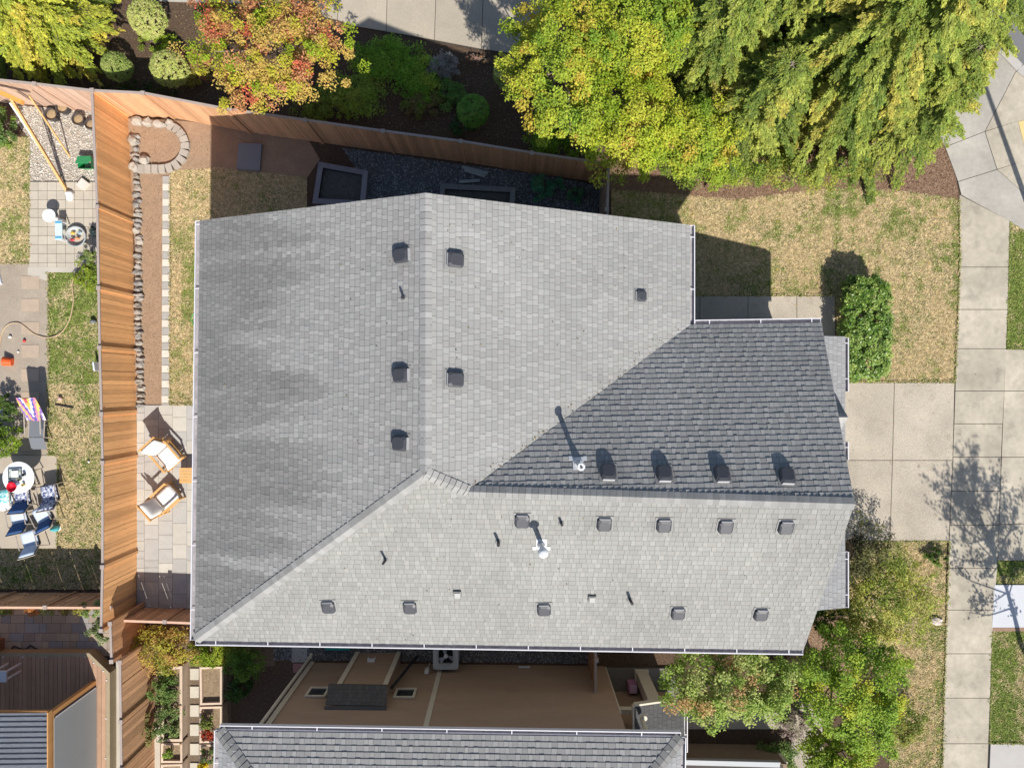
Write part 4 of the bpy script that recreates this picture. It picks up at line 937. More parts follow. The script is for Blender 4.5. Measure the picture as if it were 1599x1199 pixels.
def conifer(name, label, x, y, htop, rbase, seed, pal, group, nb=150, per=420, z0=.6, leaf=.07, lean=(0, 0), apex=None):
    """layered cedar: branches leave a trunk and droop, each set with flat sprays"""
    g0 = P(x, y, 0); t = thing(name, g0, label, 'tree', group); rs = np.random.RandomState(seed); b = MB()
    top = np.array([g0.x + lean[0], g0.y + lean[1], htop]); bot = np.array([g0.x, g0.y, 0.0])
    r_ = random.Random(seed); b.cyl(Vector(bot), Vector(top), .20, .03, 10)
    PP, NN, DD, CC, LL = [], [], [], [], []
    nb = int(nb * 1.35)
    for i in range(nb):
        f = (i + rs.uniform(0, 1)) / nb; z = z0 + (htop - z0) * f; az = i * 2.39996 + rs.uniform(-.3, .3)
        L = rbase * (1 - f) ** .72 * rs.choice([.55, .8, 1.0, 1.0]) * rs.uniform(.85, 1.12) + .25; o = bot + (top - bot) * (z / htop)
        dr = np.array([math.cos(az), math.sin(az), 0]); sd0 = np.array([-dr[1], dr[0], 0])
        e = [o + dr * (L * q) + np.array([0, 0, .22 * L * q - .42 * L * q ** 2.2 - .02]) for q in (0, .35, .7, .95)]
        for q in range(3): b.cyl(Vector(e[q]), Vector(e[q + 1]), .032 * (1 - .3 * q) * (L / rbase + .2), .032 * (1 - .3 * (q + 1)) * (L / rbase + .2), 5, cap=False)
        base = np.array(pick(pal, .5 + .7 * noise.noise(Vector(o) * .9 + Vector(dr) * 1.5 + Vector((seed, 0, 0))) + rs.normal(0, .12)))
        nbl = int(10 * L) + 5; m = max(28, int(per * .10 * (.6 + .4 * L)))
        for k in range(nbl):
            s = .16 + .84 * (k + rs.uniform(0, 1)) / nbl; sg = 1 if k % 2 else -1; th_ = sg * rs.uniform(.45, 1.05) * (1.15 - s * .8)
            bd = dr * math.cos(th_) + sd0 * math.sin(th_); bl = rs.uniform(.28, .52) * (.55 + .45 * L / rbase) * (1.25 - .5 * s)
            st_ = o + dr * (L * s) + np.array([0, 0, .22 * L * s - .42 * L * s ** 2.2]) + rs.normal(0, .03, 3)
            q = rs.uniform(.05, 1, m) ** .8; w_ = rs.normal(0, 1, m) * .055 * (1.25 - q); sd = np.array([-bd[1], bd[0], 0])
            p = st_ + bd * (q * bl)[:, None] + sd * w_[:, None] + np.array([0, 0, 1]) * (-.28 * bl * q ** 1.8 + rs.normal(0, .018, m))[:, None]
            PP.append(p); DD.append(bd + sd * (np.sign(w_) * rs.uniform(.15, .7, m))[:, None] + np.array([0, 0, -.3]) + rs.normal(0, .15, (m, 3)))
            NN.append(np.array([0, 0, 1.0]) + rs.normal(0, .32, (m, 3)) + bd * .15)
            tip = (q ** 2 * (.3 + .7 * s))[:, None]; kk = rs.uniform(.78, 1.2)
            CC.append((base * kk * (1 + .3 * tip) + np.array([.07, .03, 0]) * tip * rs.uniform(0, 2.2)) * rs.uniform(.75, 1.25, (m, 1))); LL.append(rs.uniform(.6, 1.4, m) * leaf)
            if k % 3 == 0: b.cyl(Vector(st_), Vector(st_ + bd * bl * .8 - np.array([0, 0, .1 * bl])), .006, .003, 4, cap=False)
    p = np.vstack(PP); L_ = np.concatenate(LL)
    V = leaf_verts(p, np.vstack(NN), np.vstack(DD), L_, L_ * .46)
    np_mesh('crown', V, 4, np.clip(np.vstack(CC), .005, .9), M_LEAF, t); b.build('trunk', M_BARK, t); return t
CON = [((.16, .24, .05), 4), ((.23, .31, .06), 4), ((.32, .38, .08), 4), ((.42, .41, .09), 2)]
CONY = [((.44, .47, .07), 4), ((.33, .40, .06), 3), ((.52, .47, .08), 2), ((.20, .28, .05), 2)]
conifer('conifer', 'largest yellowish green conifer at the top right reaching over the sidewalk', 1275, 135, 8.6, 3.5, 5, CON, 'conifers along the top right', nb=290, per=620)
conifer('conifer', 'conifer between the two yellow maples and the largest conifer', 1085, 120, 5.6, 2.2, 61, CON, 'conifers along the top right', nb=140, per=420)
conifer('conifer', 'tall green conifer behind the yellow maple, cut by the top edge', 1150, 60, 8.0, 2.9, 6, CON, 'conifers along the top right', nb=180, per=480)
conifer('conifer', 'conifer at the street corner beside the asphalt', 1425, 20, 6.6, 2.9, 7, CON, 'conifers along the top right', nb=170, per=480)
conifer('conifer', 'low spreading conifer drooping onto the brown mulch above the dry lawn', 1150, 200, 4.6, 1.8, 8, CON, 'conifers along the top right', nb=130, per=420)
conifer('conifer', 'conifer with drooping tips beside the curved sidewalk edge', 1385, 180, 4.6, 1.9, 9, CON, 'conifers along the top right', nb=130, per=420)
conifer('conifer', 'bright yellow green conifer filling the top left corner', 118, 62, 5.2, 1.55, 10, CONY, 'conifers in the top left corner', nb=140, per=420)
conifer('conifer', 'second yellow green conifer at the left edge above the pinkish fence', 62, 40, 5.5, 2.0, 11, CONY, 'conifers in the top left corner', nb=150, per=480)
MAP = [((.30, .40, .03), 3), ((.48, .46, .05), 3), ((.58, .42, .11), 5), ((.60, .30, .14), 5), ((.60, .17, .09), 3)]
tree('maple_tree', 'maple turning red and orange over the fence at the upper left', 'tree', 420, 66, 3.2, 140, 112, 1.0, 330, 27000, .07, MAP, 8, patch=1.9, crad=.23, r=.1, rag=.34, up=1.1)
MY = [((.21, .32, .035), 3), ((.33, .42, .045), 5), ((.46, .50, .055), 5), ((.56, .46, .07), 1.5)]
tree('maple_tree', 'bright yellow green maple between the north driveway and the conifers', 'tree', 872, 100, 3.8, 90, 130, 1.2, 300, 28000, .078, MY, 4, patch=1.3, crad=.24, rag=.28, up=1.1)
tree('maple_tree', 'yellow green maple with orange tips behind the end of the long fence', 'tree', 985, 185, 3.2, 92, 92, 1.0, 260, 23000, .078, [((.27, .37, .03), 3), ((.40, .47, .04), 5), ((.50, .52, .06), 4), ((.58, .40, .08), 1)], 14, patch=1.3, crad=.24, rag=.28, up=1.1)
tree('maple_tree', 'yellow green maple cut by the top edge between the first maple and the conifers', 'tree', 1000, 40, 3.6, 88, 90, 1.1, 260, 23000, .078, MY, 44, patch=1.3, crad=.24, rag=.25, up=1.1)
tree('maple_tree', 'small yellow green maple at the lower canopy edge above the shaded mulch', 'tree', 1080, 215, 2.6, 70, 62, .9, 180, 15000, .078, MY, 45, patch=1.3, crad=.22, rag=.28, up=1.1)
tree('maple_tree', 'young maple with pale green leaves hanging over the house gap', 'tree', 1140, 1066, 3.0, 112, 66, .9, 200, 17500, .075, [((.30, .41, .08), 5), ((.40, .46, .14), 4), ((.21, .31, .05), 3), ((.5, .34, .14), 1)], 15, crad=.24, rag=.25, up=1.1)
tree('maple_tree', 'green tree with yellow patches right of the pale maple at the lower right', 'tree', 1332, 1082, 2.8, 92, 92, 1.0, 210, 19000, .075, [((.17, .28, .035), 3), ((.25, .38, .045), 5), ((.34, .45, .05), 4), ((.50, .52, .06), 2)], 16, crad=.25, rag=.25, up=1.0)
tree('maple_tree', 'yellow green shrubby tree under the dark green one at the bottom edge', 'tree', 1310, 1180, 2.0, 62, 40, .8, 120, 9000, .08, [((.24, .34, .04), 3), ((.34, .44, .05), 5), ((.52, .50, .06), 3)], 17, crad=.22, rag=.25)
tree('shrubby_tree', 'loose olive green tree beside the right eave gutter', 'tree', 1378, 940, 1.7, 84, 84, .75, 200, 11500, .07, [((.34, .38, .07), 5), ((.44, .44, .10), 3), ((.22, .29, .05), 3)], 18, crad=.24, rag=.3, inner=.5)
tree('shrubby_tree', 'dark leaved sparse tree at the lower corner of the driveway', 'tree', 1352, 862, 1.9, 40, 62, .8, 60, 2600, .07, [((.05, .055, .03), 3), ((.10, .10, .04), 3), ((.16, .17, .05), 2)], 19, crad=.2, rag=.4, inner=.5)
tree('shrub', 'dark green shrub under the lower right eave corner', 'shrub', 1305, 975, .8, 34, 30, .5, 60, 4000, .07, [((.07, .13, .02), 3), ((.11, .19, .03), 3)], 20, trunk=False)
# hedge and clipped balls
LAU = [((.16, .28, .045), 4), ((.26, .38, .08), 4), ((.11, .20, .03), 3), ((.36, .46, .11), 2)]
tree('laurel_hedge', 'clipped green laurel hedge between the house front and the dry lawn', 'hedge', 1347, 513, .58, 35, 80, .56, 700, 30000, .085, LAU, 22, trunk=False, shape='box', crad=.12, m=M_LEAFG, asp=.5, inner=.3, up=.8, patch=3)
BX = [((.56, .60, .18), 4), ((.62, .62, .24), 3), ((.46, .54, .14), 3)]
tree('topiary_ball', 'largest pale clipped ball bush, uppermost of the three at the upper left', 'bush', 232, 30, .75, 27, 28, .6, 700, 15000, .034, BX, 23, trunk=False, crad=.05, inner=.05, rag=.03, patch=4)
tree('topiary_ball', 'clipped ball bush half in shade, nearest the top left conifer', 'bush', 184, 106, .6, 21, 20, .5, 600, 12000, .032, [((.36, .46, .12), 4), ((.44, .5, .16), 3)], 24, trunk=False, crad=.05, inner=.05, rag=.03, patch=4)
tree('topiary_ball', 'clipped ball bush just left of the red maple', 'bush', 266, 109, .75, 27, 26, .6, 700, 15000, .034, BX, 25, trunk=False, crad=.05, inner=.05, rag=.03, patch=4)
tree('topiary_ball', 'dark green clipped ball bush standing in the house shadow', 'bush', 739, 174, .6, 24, 24, .5, 650, 14000, .032, [((.16, .36, .06), 4), ((.24, .44, .09), 3)], 26, trunk=False, crad=.05, inner=.05, rag=.03, patch=4)
tree('topiary_ball', 'pale variegated ball bush against the yellow maple', 'bush', 798, 118, .6, 26, 22, .5, 500, 10000, .04, [((.46, .52, .2), 4), ((.30, .40, .1), 3)], 27, trunk=False, crad=.06, inner=.05, rag=.05, patch=4)
# shrubs in the north bed
GS = [((.17, .36, .035), 4), ((.25, .44, .05), 3), ((.38, .48, .06), 1)]
k = 0
for x, y, rx, ry, h, pal, lab in [(600, 95, 50, 42, .5, GS, 'dark green ground shrub right below the house shadow peak on the driveway'), (650, 120, 40, 45, .5, GS, 'dark green shrub between the shadow peak and the silvery bush'), (560, 150, 45, 35, .6, [((.30, .42, .06), 3), ((.38, .45, .08), 2)], 'olive green shrub tucked under the right side of the red maple'),
        (500, 165, 40, 28, .6, [((.24, .32, .05), 3), ((.30, .35, .06), 2)], 'olive shrub at the fence below the red maple'), (660, 165, 34, 22, .4, [((.20, .24, .05), 3), ((.25, .20, .08), 2)], 'sparse brownish green shrub in the shaded mulch left of the dark ball bush'), (705, 145, 26, 28, .4, [((.13, .27, .06), 3), ((.18, .32, .07), 2)], 'small green bush directly under the silvery bush'),
        (720, 195, 26, 16, .35, [((.06, .13, .04), 3), ((.10, .16, .06), 2)], 'low green plant at the foot of the dark ball bush'), (690, 105, 30, 24, .45, [((.26, .27, .25), 3), ((.36, .34, .33), 2)], 'silvery grey bush beside the north driveway'), (745, 95, 24, 10, .25, [((.36, .22, .17), 3), ((.30, .18, .10), 2)], 'rusty pink groundcover at the lower edge of the north driveway'),
        (850, 215, 32, 40, .9, [((.20, .38, .04), 3), ((.28, .46, .05), 2)], 'bright green shrub hanging over the fence near its dark end'), (905, 228, 30, 20, .8, [((.20, .36, .04), 3), ((.26, .42, .05), 2)], 'green shrub behind the dark end of the long fence'),
        (850, 292, 26, 22, .5, [((.09, .30, .16), 3), ((.14, .36, .18), 2)], 'bluish green shrub in the shaded gravel near the fence'), (900, 305, 18, 14, .4, [((.10, .28, .14), 3), ((.16, .34, .16), 2)], 'small bluish shrub next to the fence end in shade'),
        (330, 30, 30, 26, .5, [((.26, .34, .03), 3), ((.34, .40, .04), 2)], 'bright green low shrub at the upper left of the red maple'), (250, 70, 36, 18, .35, [((.26, .35, .03), 3), ((.20, .28, .03), 2)], 'bright green groundcover between the three pale ball bushes'), (215, 145, 60, 16, .3, [((.05, .09, .02), 3), ((.10, .12, .03), 2)], 'dark groundcover in the shade behind the orange fence'),
        (300, 110, 30, 30, .45, [((.42, .20, .12), 3), ((.34, .30, .06), 2)], 'reddish low shrub between the ball bush and the maple'), (385, 1032, 36, 30, 1.0, [((.10, .20, .025), 3), ((.17, .28, .04), 2)], 'fresh green bush in the shade left of the tan house'), (372, 1075, 24, 22, .5, [((.05, .11, .02), 3), ((.08, .14, .03), 2)], 'dim green shrub below the fresh green bush'),
        (252, 1012, 50, 38, 1.0, [((.44, .40, .06), 4), ((.52, .34, .10), 2), ((.30, .32, .05), 3)], 'yellow and orange tinted bush at the top of the vegetable garden'), (330, 1020, 40, 26, .7, [((.24, .34, .03), 3), ((.34, .40, .04), 3)], 'lime green bush under the lower left corner of the main roof'), (262, 1075, 24, 26, .7, [((.13, .22, .05), 3), ((.20, .28, .08), 3)], 'upper leafy green plant in the left vegetable bed'),
        (262, 1128, 22, 30, .7, [((.15, .24, .07), 3), ((.22, .30, .10), 3)], 'lower leafy green plant in the left vegetable bed'), (222, 1140, 20, 34, .9, [((.22, .24, .08), 3), ((.30, .26, .10), 2)], 'thin olive plant leaning on the weathered fence'), (160, 945, 20, 18, 1.6, [((.24, .33, .10), 3), ((.34, .42, .16), 2)], 'pale green sapling at the top of the flagstone corner'),
        (160, 982, 18, 22, .9, [((.22, .28, .12), 3), ((.34, .38, .2), 2)], 'grey green lavender clump on the flagstone corner'), (8, 690, 28, 30, .9, [((.26, .36, .03), 3), ((.18, .28, .03), 3)], 'bright green bush at the left edge above the round white table'), (10, 640, 20, 22, .7, [((.08, .14, .03), 3), ((.12, .19, .04), 2)], 'dark bush beside the towel covered lounger'),
        (8, 205, 24, 40, 1.0, [((.22, .32, .05), 3), ((.14, .22, .06), 3)], 'green bush at the left edge under the swing frame'), (138, 432, 24, 30, .4, [((.28, .36, .04), 3), ((.20, .28, .04), 3)], 'lime green low plant at the top of the strip beside the fence'), (142, 400, 14, 14, .8, [((.16, .22, .07), 3), ((.26, .32, .10), 2)], 'small pale shrub at the lower corner of the grid pavers'),
        (1215, 1185, 34, 30, .5, [((.14, .24, .06), 3), ((.22, .32, .09), 3)], 'tufted green grass clump at the bottom edge beside the walk'), (1240, 1120, 26, 34, .6, [((.26, .24, .16), 3), ((.34, .27, .24), 3)], 'pinkish grey brush beside the walk at the lower right'), (1400, 1130, 40, 36, .9, [((.20, .26, .05), 3), ((.30, .30, .06), 3)], 'olive brush at the edge of the dry lawn, lower right'),
        (1215, 1060, 26, 30, .8, [((.20, .26, .08), 3), ((.32, .26, .12), 3)], 'mixed green bush joining the pale maple and the green tree'), (147, 362, 9, 10, .3, [((.03, .05, .06), 3), ((.05, .09, .10), 2)], 'dark bluish potted plant beside the toy table'), (1460, 870, 22, 14, .3, [((.10, .17, .03), 3), ((.16, .24, .04), 3)], 'small green plant in the corner of driveway and sidewalk')]:
    k += 1; a = rx * ry
    tree('shrub' if rx > 20 else 'small_plant', lab, 'shrub' if rx > 20 else 'plant', x, y, h * .55, rx, ry, max(.12, h * .55), max(14, int(a / 16)), int(min(7000, 600 + a * 3.2)), .062 if h > .3 else .05, pal, 100 + k, trunk=False, crad=max(.05, px(min(rx, ry)) * .26), rag=.28, inner=.35, zlow=-.1, patch=1.6)
# flowers along the slatted fence of the flagstone patio
for i, (x, pal, lab) in enumerate([(12, [((.55, .30, .05), 3), ((.18, .24, .05), 2)], 'orange flower clump leftmost along the slatted fence'), (52, [((.60, .36, .28), 3), ((.55, .26, .08), 2)], 'peach flower clump second from the left along the slatted fence'), (74, [((.30, .36, .12), 3), ((.4, .42, .2), 2)], 'pale green flower clump third along the slatted fence'), (103, [((.50, .15, .08), 3), ((.20, .20, .06), 2)], 'red flower clump fourth along the slatted fence'), (127, [((.50, .44, .06), 3), ((.26, .28, .06), 2)], 'yellow flower clump rightmost along the slatted fence')]):
    tree('flower_clump', lab, 'flowers', x, 953, .35, 13, 7, .25, 16, 700, .045, pal, 160 + i, trunk=False, crad=.09, rag=.3)
# garden vegetables
for i, (x, y, r_, pal, lab) in enumerate([(322, 1128, 10, [((.20, .25, .05), 3), ((.45, .40, .07), 1)], 'leafy plant in the middle raised bed'), (324, 1148, 9, [((.45, .07, .03), 3), ((.25, .08, .05), 2)], 'red leaved plant at the lower end of the middle raised bed'), (328, 1178, 14, [((.16, .22, .07), 3), ((.24, .32, .10), 2)], 'pale green vegetables in the lowest raised bed'), (264, 1176, 6, [((.30, .40, .06), 3), ((.2, .3, .05), 2)], 'lime seedling in the small raised bed'), (318, 1196, 6, [((.70, .55, .02), 3), ((.6, .45, .02), 1)], 'yellow sunflower head at the bottom edge')]):
    tree('vegetable_plant', lab, 'plant', x, y, .6, r_, r_, .18, 14, 500, .06, pal, 180 + i, trunk=False, crad=.08, rag=.3)
# groundcover that nobody could count: fallen leaves and mulch litter
def litter(name, poly, dens, pal, label, seed, z=.015, sz=.045):
    xs = [p[0] for p in poly]; ys = [p[1] for p in poly]; rs = np.random.RandomState(seed); n = int((max(xs) - min(xs)) * (max(ys) - min(ys)) * (H / F) ** 2 * dens)
    X = rs.uniform(min(xs), max(xs), n); Y = rs.uniform(min(ys), max(ys), n); k = np.array([i for i in range(n) if inpoly(X[i], Y[i], poly)]); n = len(k)
    c = np.stack([(X[k] - 800) * H / F, -(Y[k] - 600) * H / F, np.full(n, z) + rs.uniform(0, .015, n)], 1); pal = np.array(pal)
    V = leaf_verts(c, rs.normal(0, .35, (n, 3)) + [0, 0, 1], rs.normal(0, 1, (n, 3)), rs.uniform(.5, 1.4, n) * sz, rs.uniform(.5, 1.2, n) * sz * .45)
    np_mesh(name, V, 4, pal[rs.randint(0, len(pal), n)] * rs.uniform(.7, 1.2, (n, 1)), M_LEAF, None, label, 'leaf litter', None, 'stuff')
litter('leaf_litter', [(160, 20), (300, 0), (560, 60), (700, 80), (950, 120), (950, 235), (600, 200), (230, 140), (160, 125)], 170, [(.30, .22, .12), (.40, .33, .22), (.16, .14, .08), (.12, .16, .05), (.5, .42, .2)], 'fallen leaves in the shaded bed behind the long fence', 71)
litter('bark_chips', [(952, 252), (1100, 200), (1300, 160), (1430, 170), (1470, 215), (1490, 262), (1498, 312), (1420, 303), (1330, 296), (1240, 303), (1150, 315), (1060, 307), (952, 298)], 900, [(.36, .22, .15), (.26, .16, .11), (.42, .28, .19), (.20, .12, .08)], 'brown bark chips under the conifers', 72, sz=.05)
litter('bark_chips', [(1225, 990), (1330, 960), (1345, 1010), (1300, 1130), (1240, 1130)], 700, [(.44, .31, .20), (.32, .22, .14), (.50, .38, .25)], 'tan bark chips below the right end of the main roof', 73, sz=.05)
litter('dry_litter', [(200, 186), (290, 190), (480, 215), (500, 250), (480, 279), (338, 263), (268, 268), (257, 300), (257, 632), (213, 632), (212, 400)], 260, [(.40, .27, .17), (.46, .33, .22), (.26, .17, .10)], 'dry chips in the narrow planting strip along the fence', 74, sz=.032)
tree('shrub', 'bright green low shrub filling the gap between the maples and the conifers', 'shrub', 1120, 265, .9, 80, 30, .6, 110, 8000, .06, [((.34, .45, .05), 3), ((.24, .34, .05), 3)], 301, trunk=False, crad=.2, rag=.3, inner=.35)
tree('shrub', 'olive green low growth under the conifers above the middle of the lawn', 'shrub', 1250, 270, .9, 110, 26, .6, 130, 9000, .06, [((.30, .38, .06), 3), ((.20, .29, .05), 3), ((.40, .42, .08), 2)], 302, trunk=False, crad=.2, rag=.3, inner=.35)
litter('fallen_leaves', FRONT, 3.5, [(.62, .50, .08), (.55, .34, .10), (.40, .28, .12)], 'scattered yellow leaves on the front lawn', 75, z=.04, sz=.07)
litter('fallen_leaves', SELAWN, 9, [(.70, .58, .06), (.55, .38, .10), (.42, .30, .14)], 'scattered yellow leaves on the lower right lawn', 76, z=.04, sz=.07)
litter('fallen_leaves', [(1150, 600), (1568, 560), (1545, 1190), (1475, 1190), (1484, 842), (1150, 842)], 1.6, [(.45, .34, .12), (.32, .22, .12), (.5, .42, .1)], 'few dry leaves on driveway and sidewalk', 77, z=.055, sz=.05)
def edge_grass(pts, name, seed, green=.5, wid=3.0, dens=26, label='ragged grass along the paving edge'):
    rs = np.random.RandomState(seed); X = []; Y = []
    for (a, b_), (c_, d_) in zip(pts[:-1], pts[1:]):
        L = math.hypot(c_ - a, d_ - b_); m = int(L * H / F * dens * 4); t = rs.uniform(0, 1, m); nx_, ny_ = -(d_ - b_) / L, (c_ - a) / L; o = rs.normal(0, wid * .42, m) * np.array([.4 + 1.2 * abs(noise.noise(Vector(((a + (c_ - a) * q) / 9, (b_ + (d_ - b_) * q) / 9, seed)))) * 2 for q in t])
        X += list(a + (c_ - a) * t + nx_ * o); Y += list(b_ + (d_ - b_) * t + ny_ * o)
    X = np.array(X); Y = np.array(Y); n = len(X); c = np.stack([(X - 800) * H / F, -(Y - 600) * H / F, rs.uniform(.045, .06, n)], 1)
    isg = rs.uniform(0, 1, n) < green; C = np.where(isg[:, None], GRN[rs.randint(0, 4, n)], TAN[rs.randint(0, 4, n)]) * rs.uniform(.7, 1.1, (n, 1))
    V = leaf_verts(c, np.stack([rs.normal(0, .5, n), rs.normal(0, .5, n), np.ones(n)], 1), rs.normal(0, 1, (n, 3)), rs.uniform(.04, .09, n), rs.uniform(.015, .03, n))
    np_mesh(name, V, 4, C, M_BLADE, None, label, 'grass', None, 'stuff')
edge_grass([(1497, 312), (1499, 400), (1495, 500), (1491, 597), (1310, 597)], 'edge_grass', 81, .55, label='ragged grass where the front lawn meets sidewalk and driveway')
edge_grass([(1340, 845), (1482, 845), (1478, 950), (1475, 1030), (1471, 1199)], 'edge_grass', 82, .6, label='ragged grass where the lower lawn meets driveway and sidewalk')
edge_grass([(1577, 346), (1572, 545), (1599, 545)], 'edge_grass', 83, .9, label='ragged grass at the edge of the upper verge')
edge_grass([(1549, 986), (1545, 1160), (1599, 1160)], 'edge_grass', 84, .8, label='ragged grass at the edge of the lower verge')
edge_grass([(77, 426), (77, 711), (92, 711), (91, 856)], 'edge_grass', 85, .6, label='ragged grass beside the neighbour path and patio')
edge_grass([(47, 215), (47, 412), (0, 412)], 'edge_grass', 86, .4, label='ragged grass beside the grid paver patio')
edge_grass([(267, 276), (267, 632), (310, 632)], 'edge_grass', 87, .3, label='ragged grass beside the light and dark paver path')
edge_grass([(1085, 462), (1300, 462)], 'edge_grass', 88, .4, label='ragged grass above the entry walk')
rv = np.random.RandomState(33); LV = []; LN = []
for _ in range(70):
    t_ = rv.uniform(0, 1); o_ = abs(rv.normal(0, .10)) + .02; p_ = VE.lerp(K, t_); n_ = plE[0]; q_ = p_ + Vector((-.55, .83, 0)) * o_; q_.z = (plE[1] - n_.x * q_.x - n_.y * q_.y) / n_.z; LV.append(q_ + n_ * .022); LN.append(n_)
for _ in range(150):
    x_, y_, pl_ = [(rv.uniform(340, 640), rv.uniform(360, 700), plW), (rv.uniform(690, 1000), rv.uniform(340, 560), plE), (rv.uniform(500, 1270), rv.uniform(800, 1005), plS), (rv.uniform(1000, 1280), rv.uniform(520, 700), plN)][rv.randint(0, 4)]
    LV.append(ray(x_, y_, pl_) + pl_[0] * .022); LN.append(pl_[0])
for _ in range(260):
    t_ = rv.uniform(0, 1); a_, b2_, d2_ = [(SW, SE, Vector((0, -.065, -.10))), (SW, NW, Vector((-.065, 0, -.10))), (VN, N0, Vector((0, .065, -.10)))][rv.randint(0, 3)]; LV.append(a_.lerp(b2_, t_) + d2_); LN.append(Vector((0, 0, 1)))
LV = np.array([tuple(v) for v in LV]); LN = np.array([tuple(v) for v in LN]) + rv.normal(0, .2, LV.shape)
np_mesh('fallen_leaves', leaf_verts(LV, LN, rv.normal(0, 1, LV.shape), rv.uniform(.03, .06, len(LV)), rv.uniform(.015, .03, len(LV))), 4, np.array([(.22, .15, .08), (.34, .26, .10), (.14, .10, .06)])[rv.randint(0, 3, len(LV))], M_LEAF, None, 'dry leaves caught in the roof valley and gutters', 'leaf litter', None, 'stuff')
# street tree and lamp post just outside the right edge: their shadows cross the sidewalk
st = thing('street_tree', P(1606, 1027), 'slim street tree just outside the right edge casting its shadow on the sidewalk', 'tree')
rs_ = random.Random(4); b = MB(); g0 = P(1606, 1027); tr_ = [g0, g0 + Vector((-.10, .02, .5)), g0 + Vector((.02, .0, 1.6)), g0 + Vector((.05, .1, 2.5)), g0 + Vector((.0, .2, 4.2)), g0 + Vector((-.1, .3, 6.0))]
for i in range(5): b.cyl(tr_[i], tr_[i + 1], .10 * (1 - .15 * i), .085 * (1 - .15 * (i + 1)), 9)
PPs = []
for k in range(46):
    z = rs_.uniform(1.6, 5.4); a = k * 2.4; s = Vector((g0.x, g0.y + .1 * z / 3, z)); L = rs_.uniform(1.0, 2.3) * (1 if z < 4.4 else .6)
    e = s + Vector((math.cos(a) * L * .80, math.sin(a) * L * .80, L * .62)); md = s.lerp(e, .5) + Vector((math.cos(a) * .12, math.sin(a) * .12, -.08))
    b.cyl(s, md, .024, .016, 5); b.cyl(md, e, .016, .006, 5)
    for w_ in range(3):
        t0 = md.lerp(e, rs_.uniform(0, .8)); t1 = t0 + Vector((rs_.gauss(0, .22), rs_.gauss(0, .22), rs_.uniform(.25, .6))); b.cyl(t0, t1, .008, .004, 4)
        for q in range(9):
            pp = t0.lerp(t1, .1 + q / 8); PPs += [(pp.x + rs_.gauss(0, .06), pp.y + rs_.gauss(0, .06), pp.z + rs_.gauss(0, .06)) for _ in range(3)]
    for q in range(10):
        f = .35 + .7 * q / 9; pp = s.lerp(e, f); PPs += [(pp.x + rs_.gauss(0, .08), pp.y + rs_.gauss(0, .08), pp.z + rs_.gauss(0, .08)) for _ in range(4)]
b.build('trunk', M_BARK, st); pp = np.array(PPs); rr_ = np.random.RandomState(9)
np_mesh('crown', leaf_verts(pp, rr_.normal(0, 1, pp.shape), rr_.normal(0, 1, pp.shape), rr_.uniform(.07, .12, len(pp)), rr_.uniform(.05, .08, len(pp))), 4, np.tile([.14, .2, .04], (len(pp), 1)) * rr_.uniform(.7, 1.3, (len(pp), 1)), M_LEAF, st)
lp = thing('street_lamp', P(1632, 400), 'street lamp post just outside the right edge casting the long diagonal shadow', 'lamp post')
g0 = P(1632, 400); b = MB(); b.cyl(g0, g0 + Vector((0, 0, 7.5)), .10, .06, 14); b.build('pole', M_GALV, lp)
b = MB(); b.cyl(g0 + Vector((0, 0, 7.4)), g0 + Vector((.9, .0, 7.7)), .035, .03, 8); b.build('arm', M_GALV, lp)
b = MB(); b.box(g0 + Vector((1.1, 0, 7.7)), (.55, .22, .1)); b.build('lamp_head', M_GALV, lp)

# ------------------------------------------------------------ movable things
M_WOOD = mat('oiled_wood', (.62, .36, .14), .6, n1=(5, .08), n2=(40, .1))
M_CUSH = mat('white_cushion', (.82, .80, .77), .9, n1=(5, .03))
M_METAL = mat('taupe_metal', (.42, .37, .31), .5, spec=.5)
def vcol(name, c, rough=.7, **kw): return mat(name, c, rough, **kw)
def cushion(mb, o, ax, ay, az, r=.3):
    """soft pillow: o centre, ax/ay half axes, az thickness vector"""
    o, ax, ay, az = Vector(o), Vector(ax), Vector(ay), Vector(az); n = 7; top = []; bot = []
    for j in range(n):
        for i in range(n):
            u, v = -1 + 2 * i / (n - 1), -1 + 2 * j / (n - 1); e = (1 - abs(u) ** 4) * (1 - abs(v) ** 4); f = .35 + .65 * e ** .5 if e > 0 else .35
            uu = u * (1 - .04 * v * v * (abs(u) > .9)); vv = v * (1 - .04 * u * u * (abs(v) > .9))
            top.append(o + ax * uu + ay * vv + az * .5 * f); bot.append(o + ax * uu + ay * vv - az * .5 * f)
    m = n * n; fs = []
    for j in range(n - 1):
        for i in range(n - 1):
            a = j * n + i; fs.append((a, a + 1, a + n + 1, a + n)); fs.append((m + a, m + a + n, m + a + n + 1, m + a + 1))
    per = [i for i in range(n)] + [j * n + n - 1 for j in range(1, n)] + [(n - 1) * n + i for i in range(n - 2, -1, -1)] + [j * n for j in range(n - 2, 0, -1)]
    for a, b_ in zip(per, per[1:] + per[:1]): fs.append((a, m + a, m + b_, b_))
    mb.add(top + bot, fs); return mb
Z = Vector((0, 0, 1))
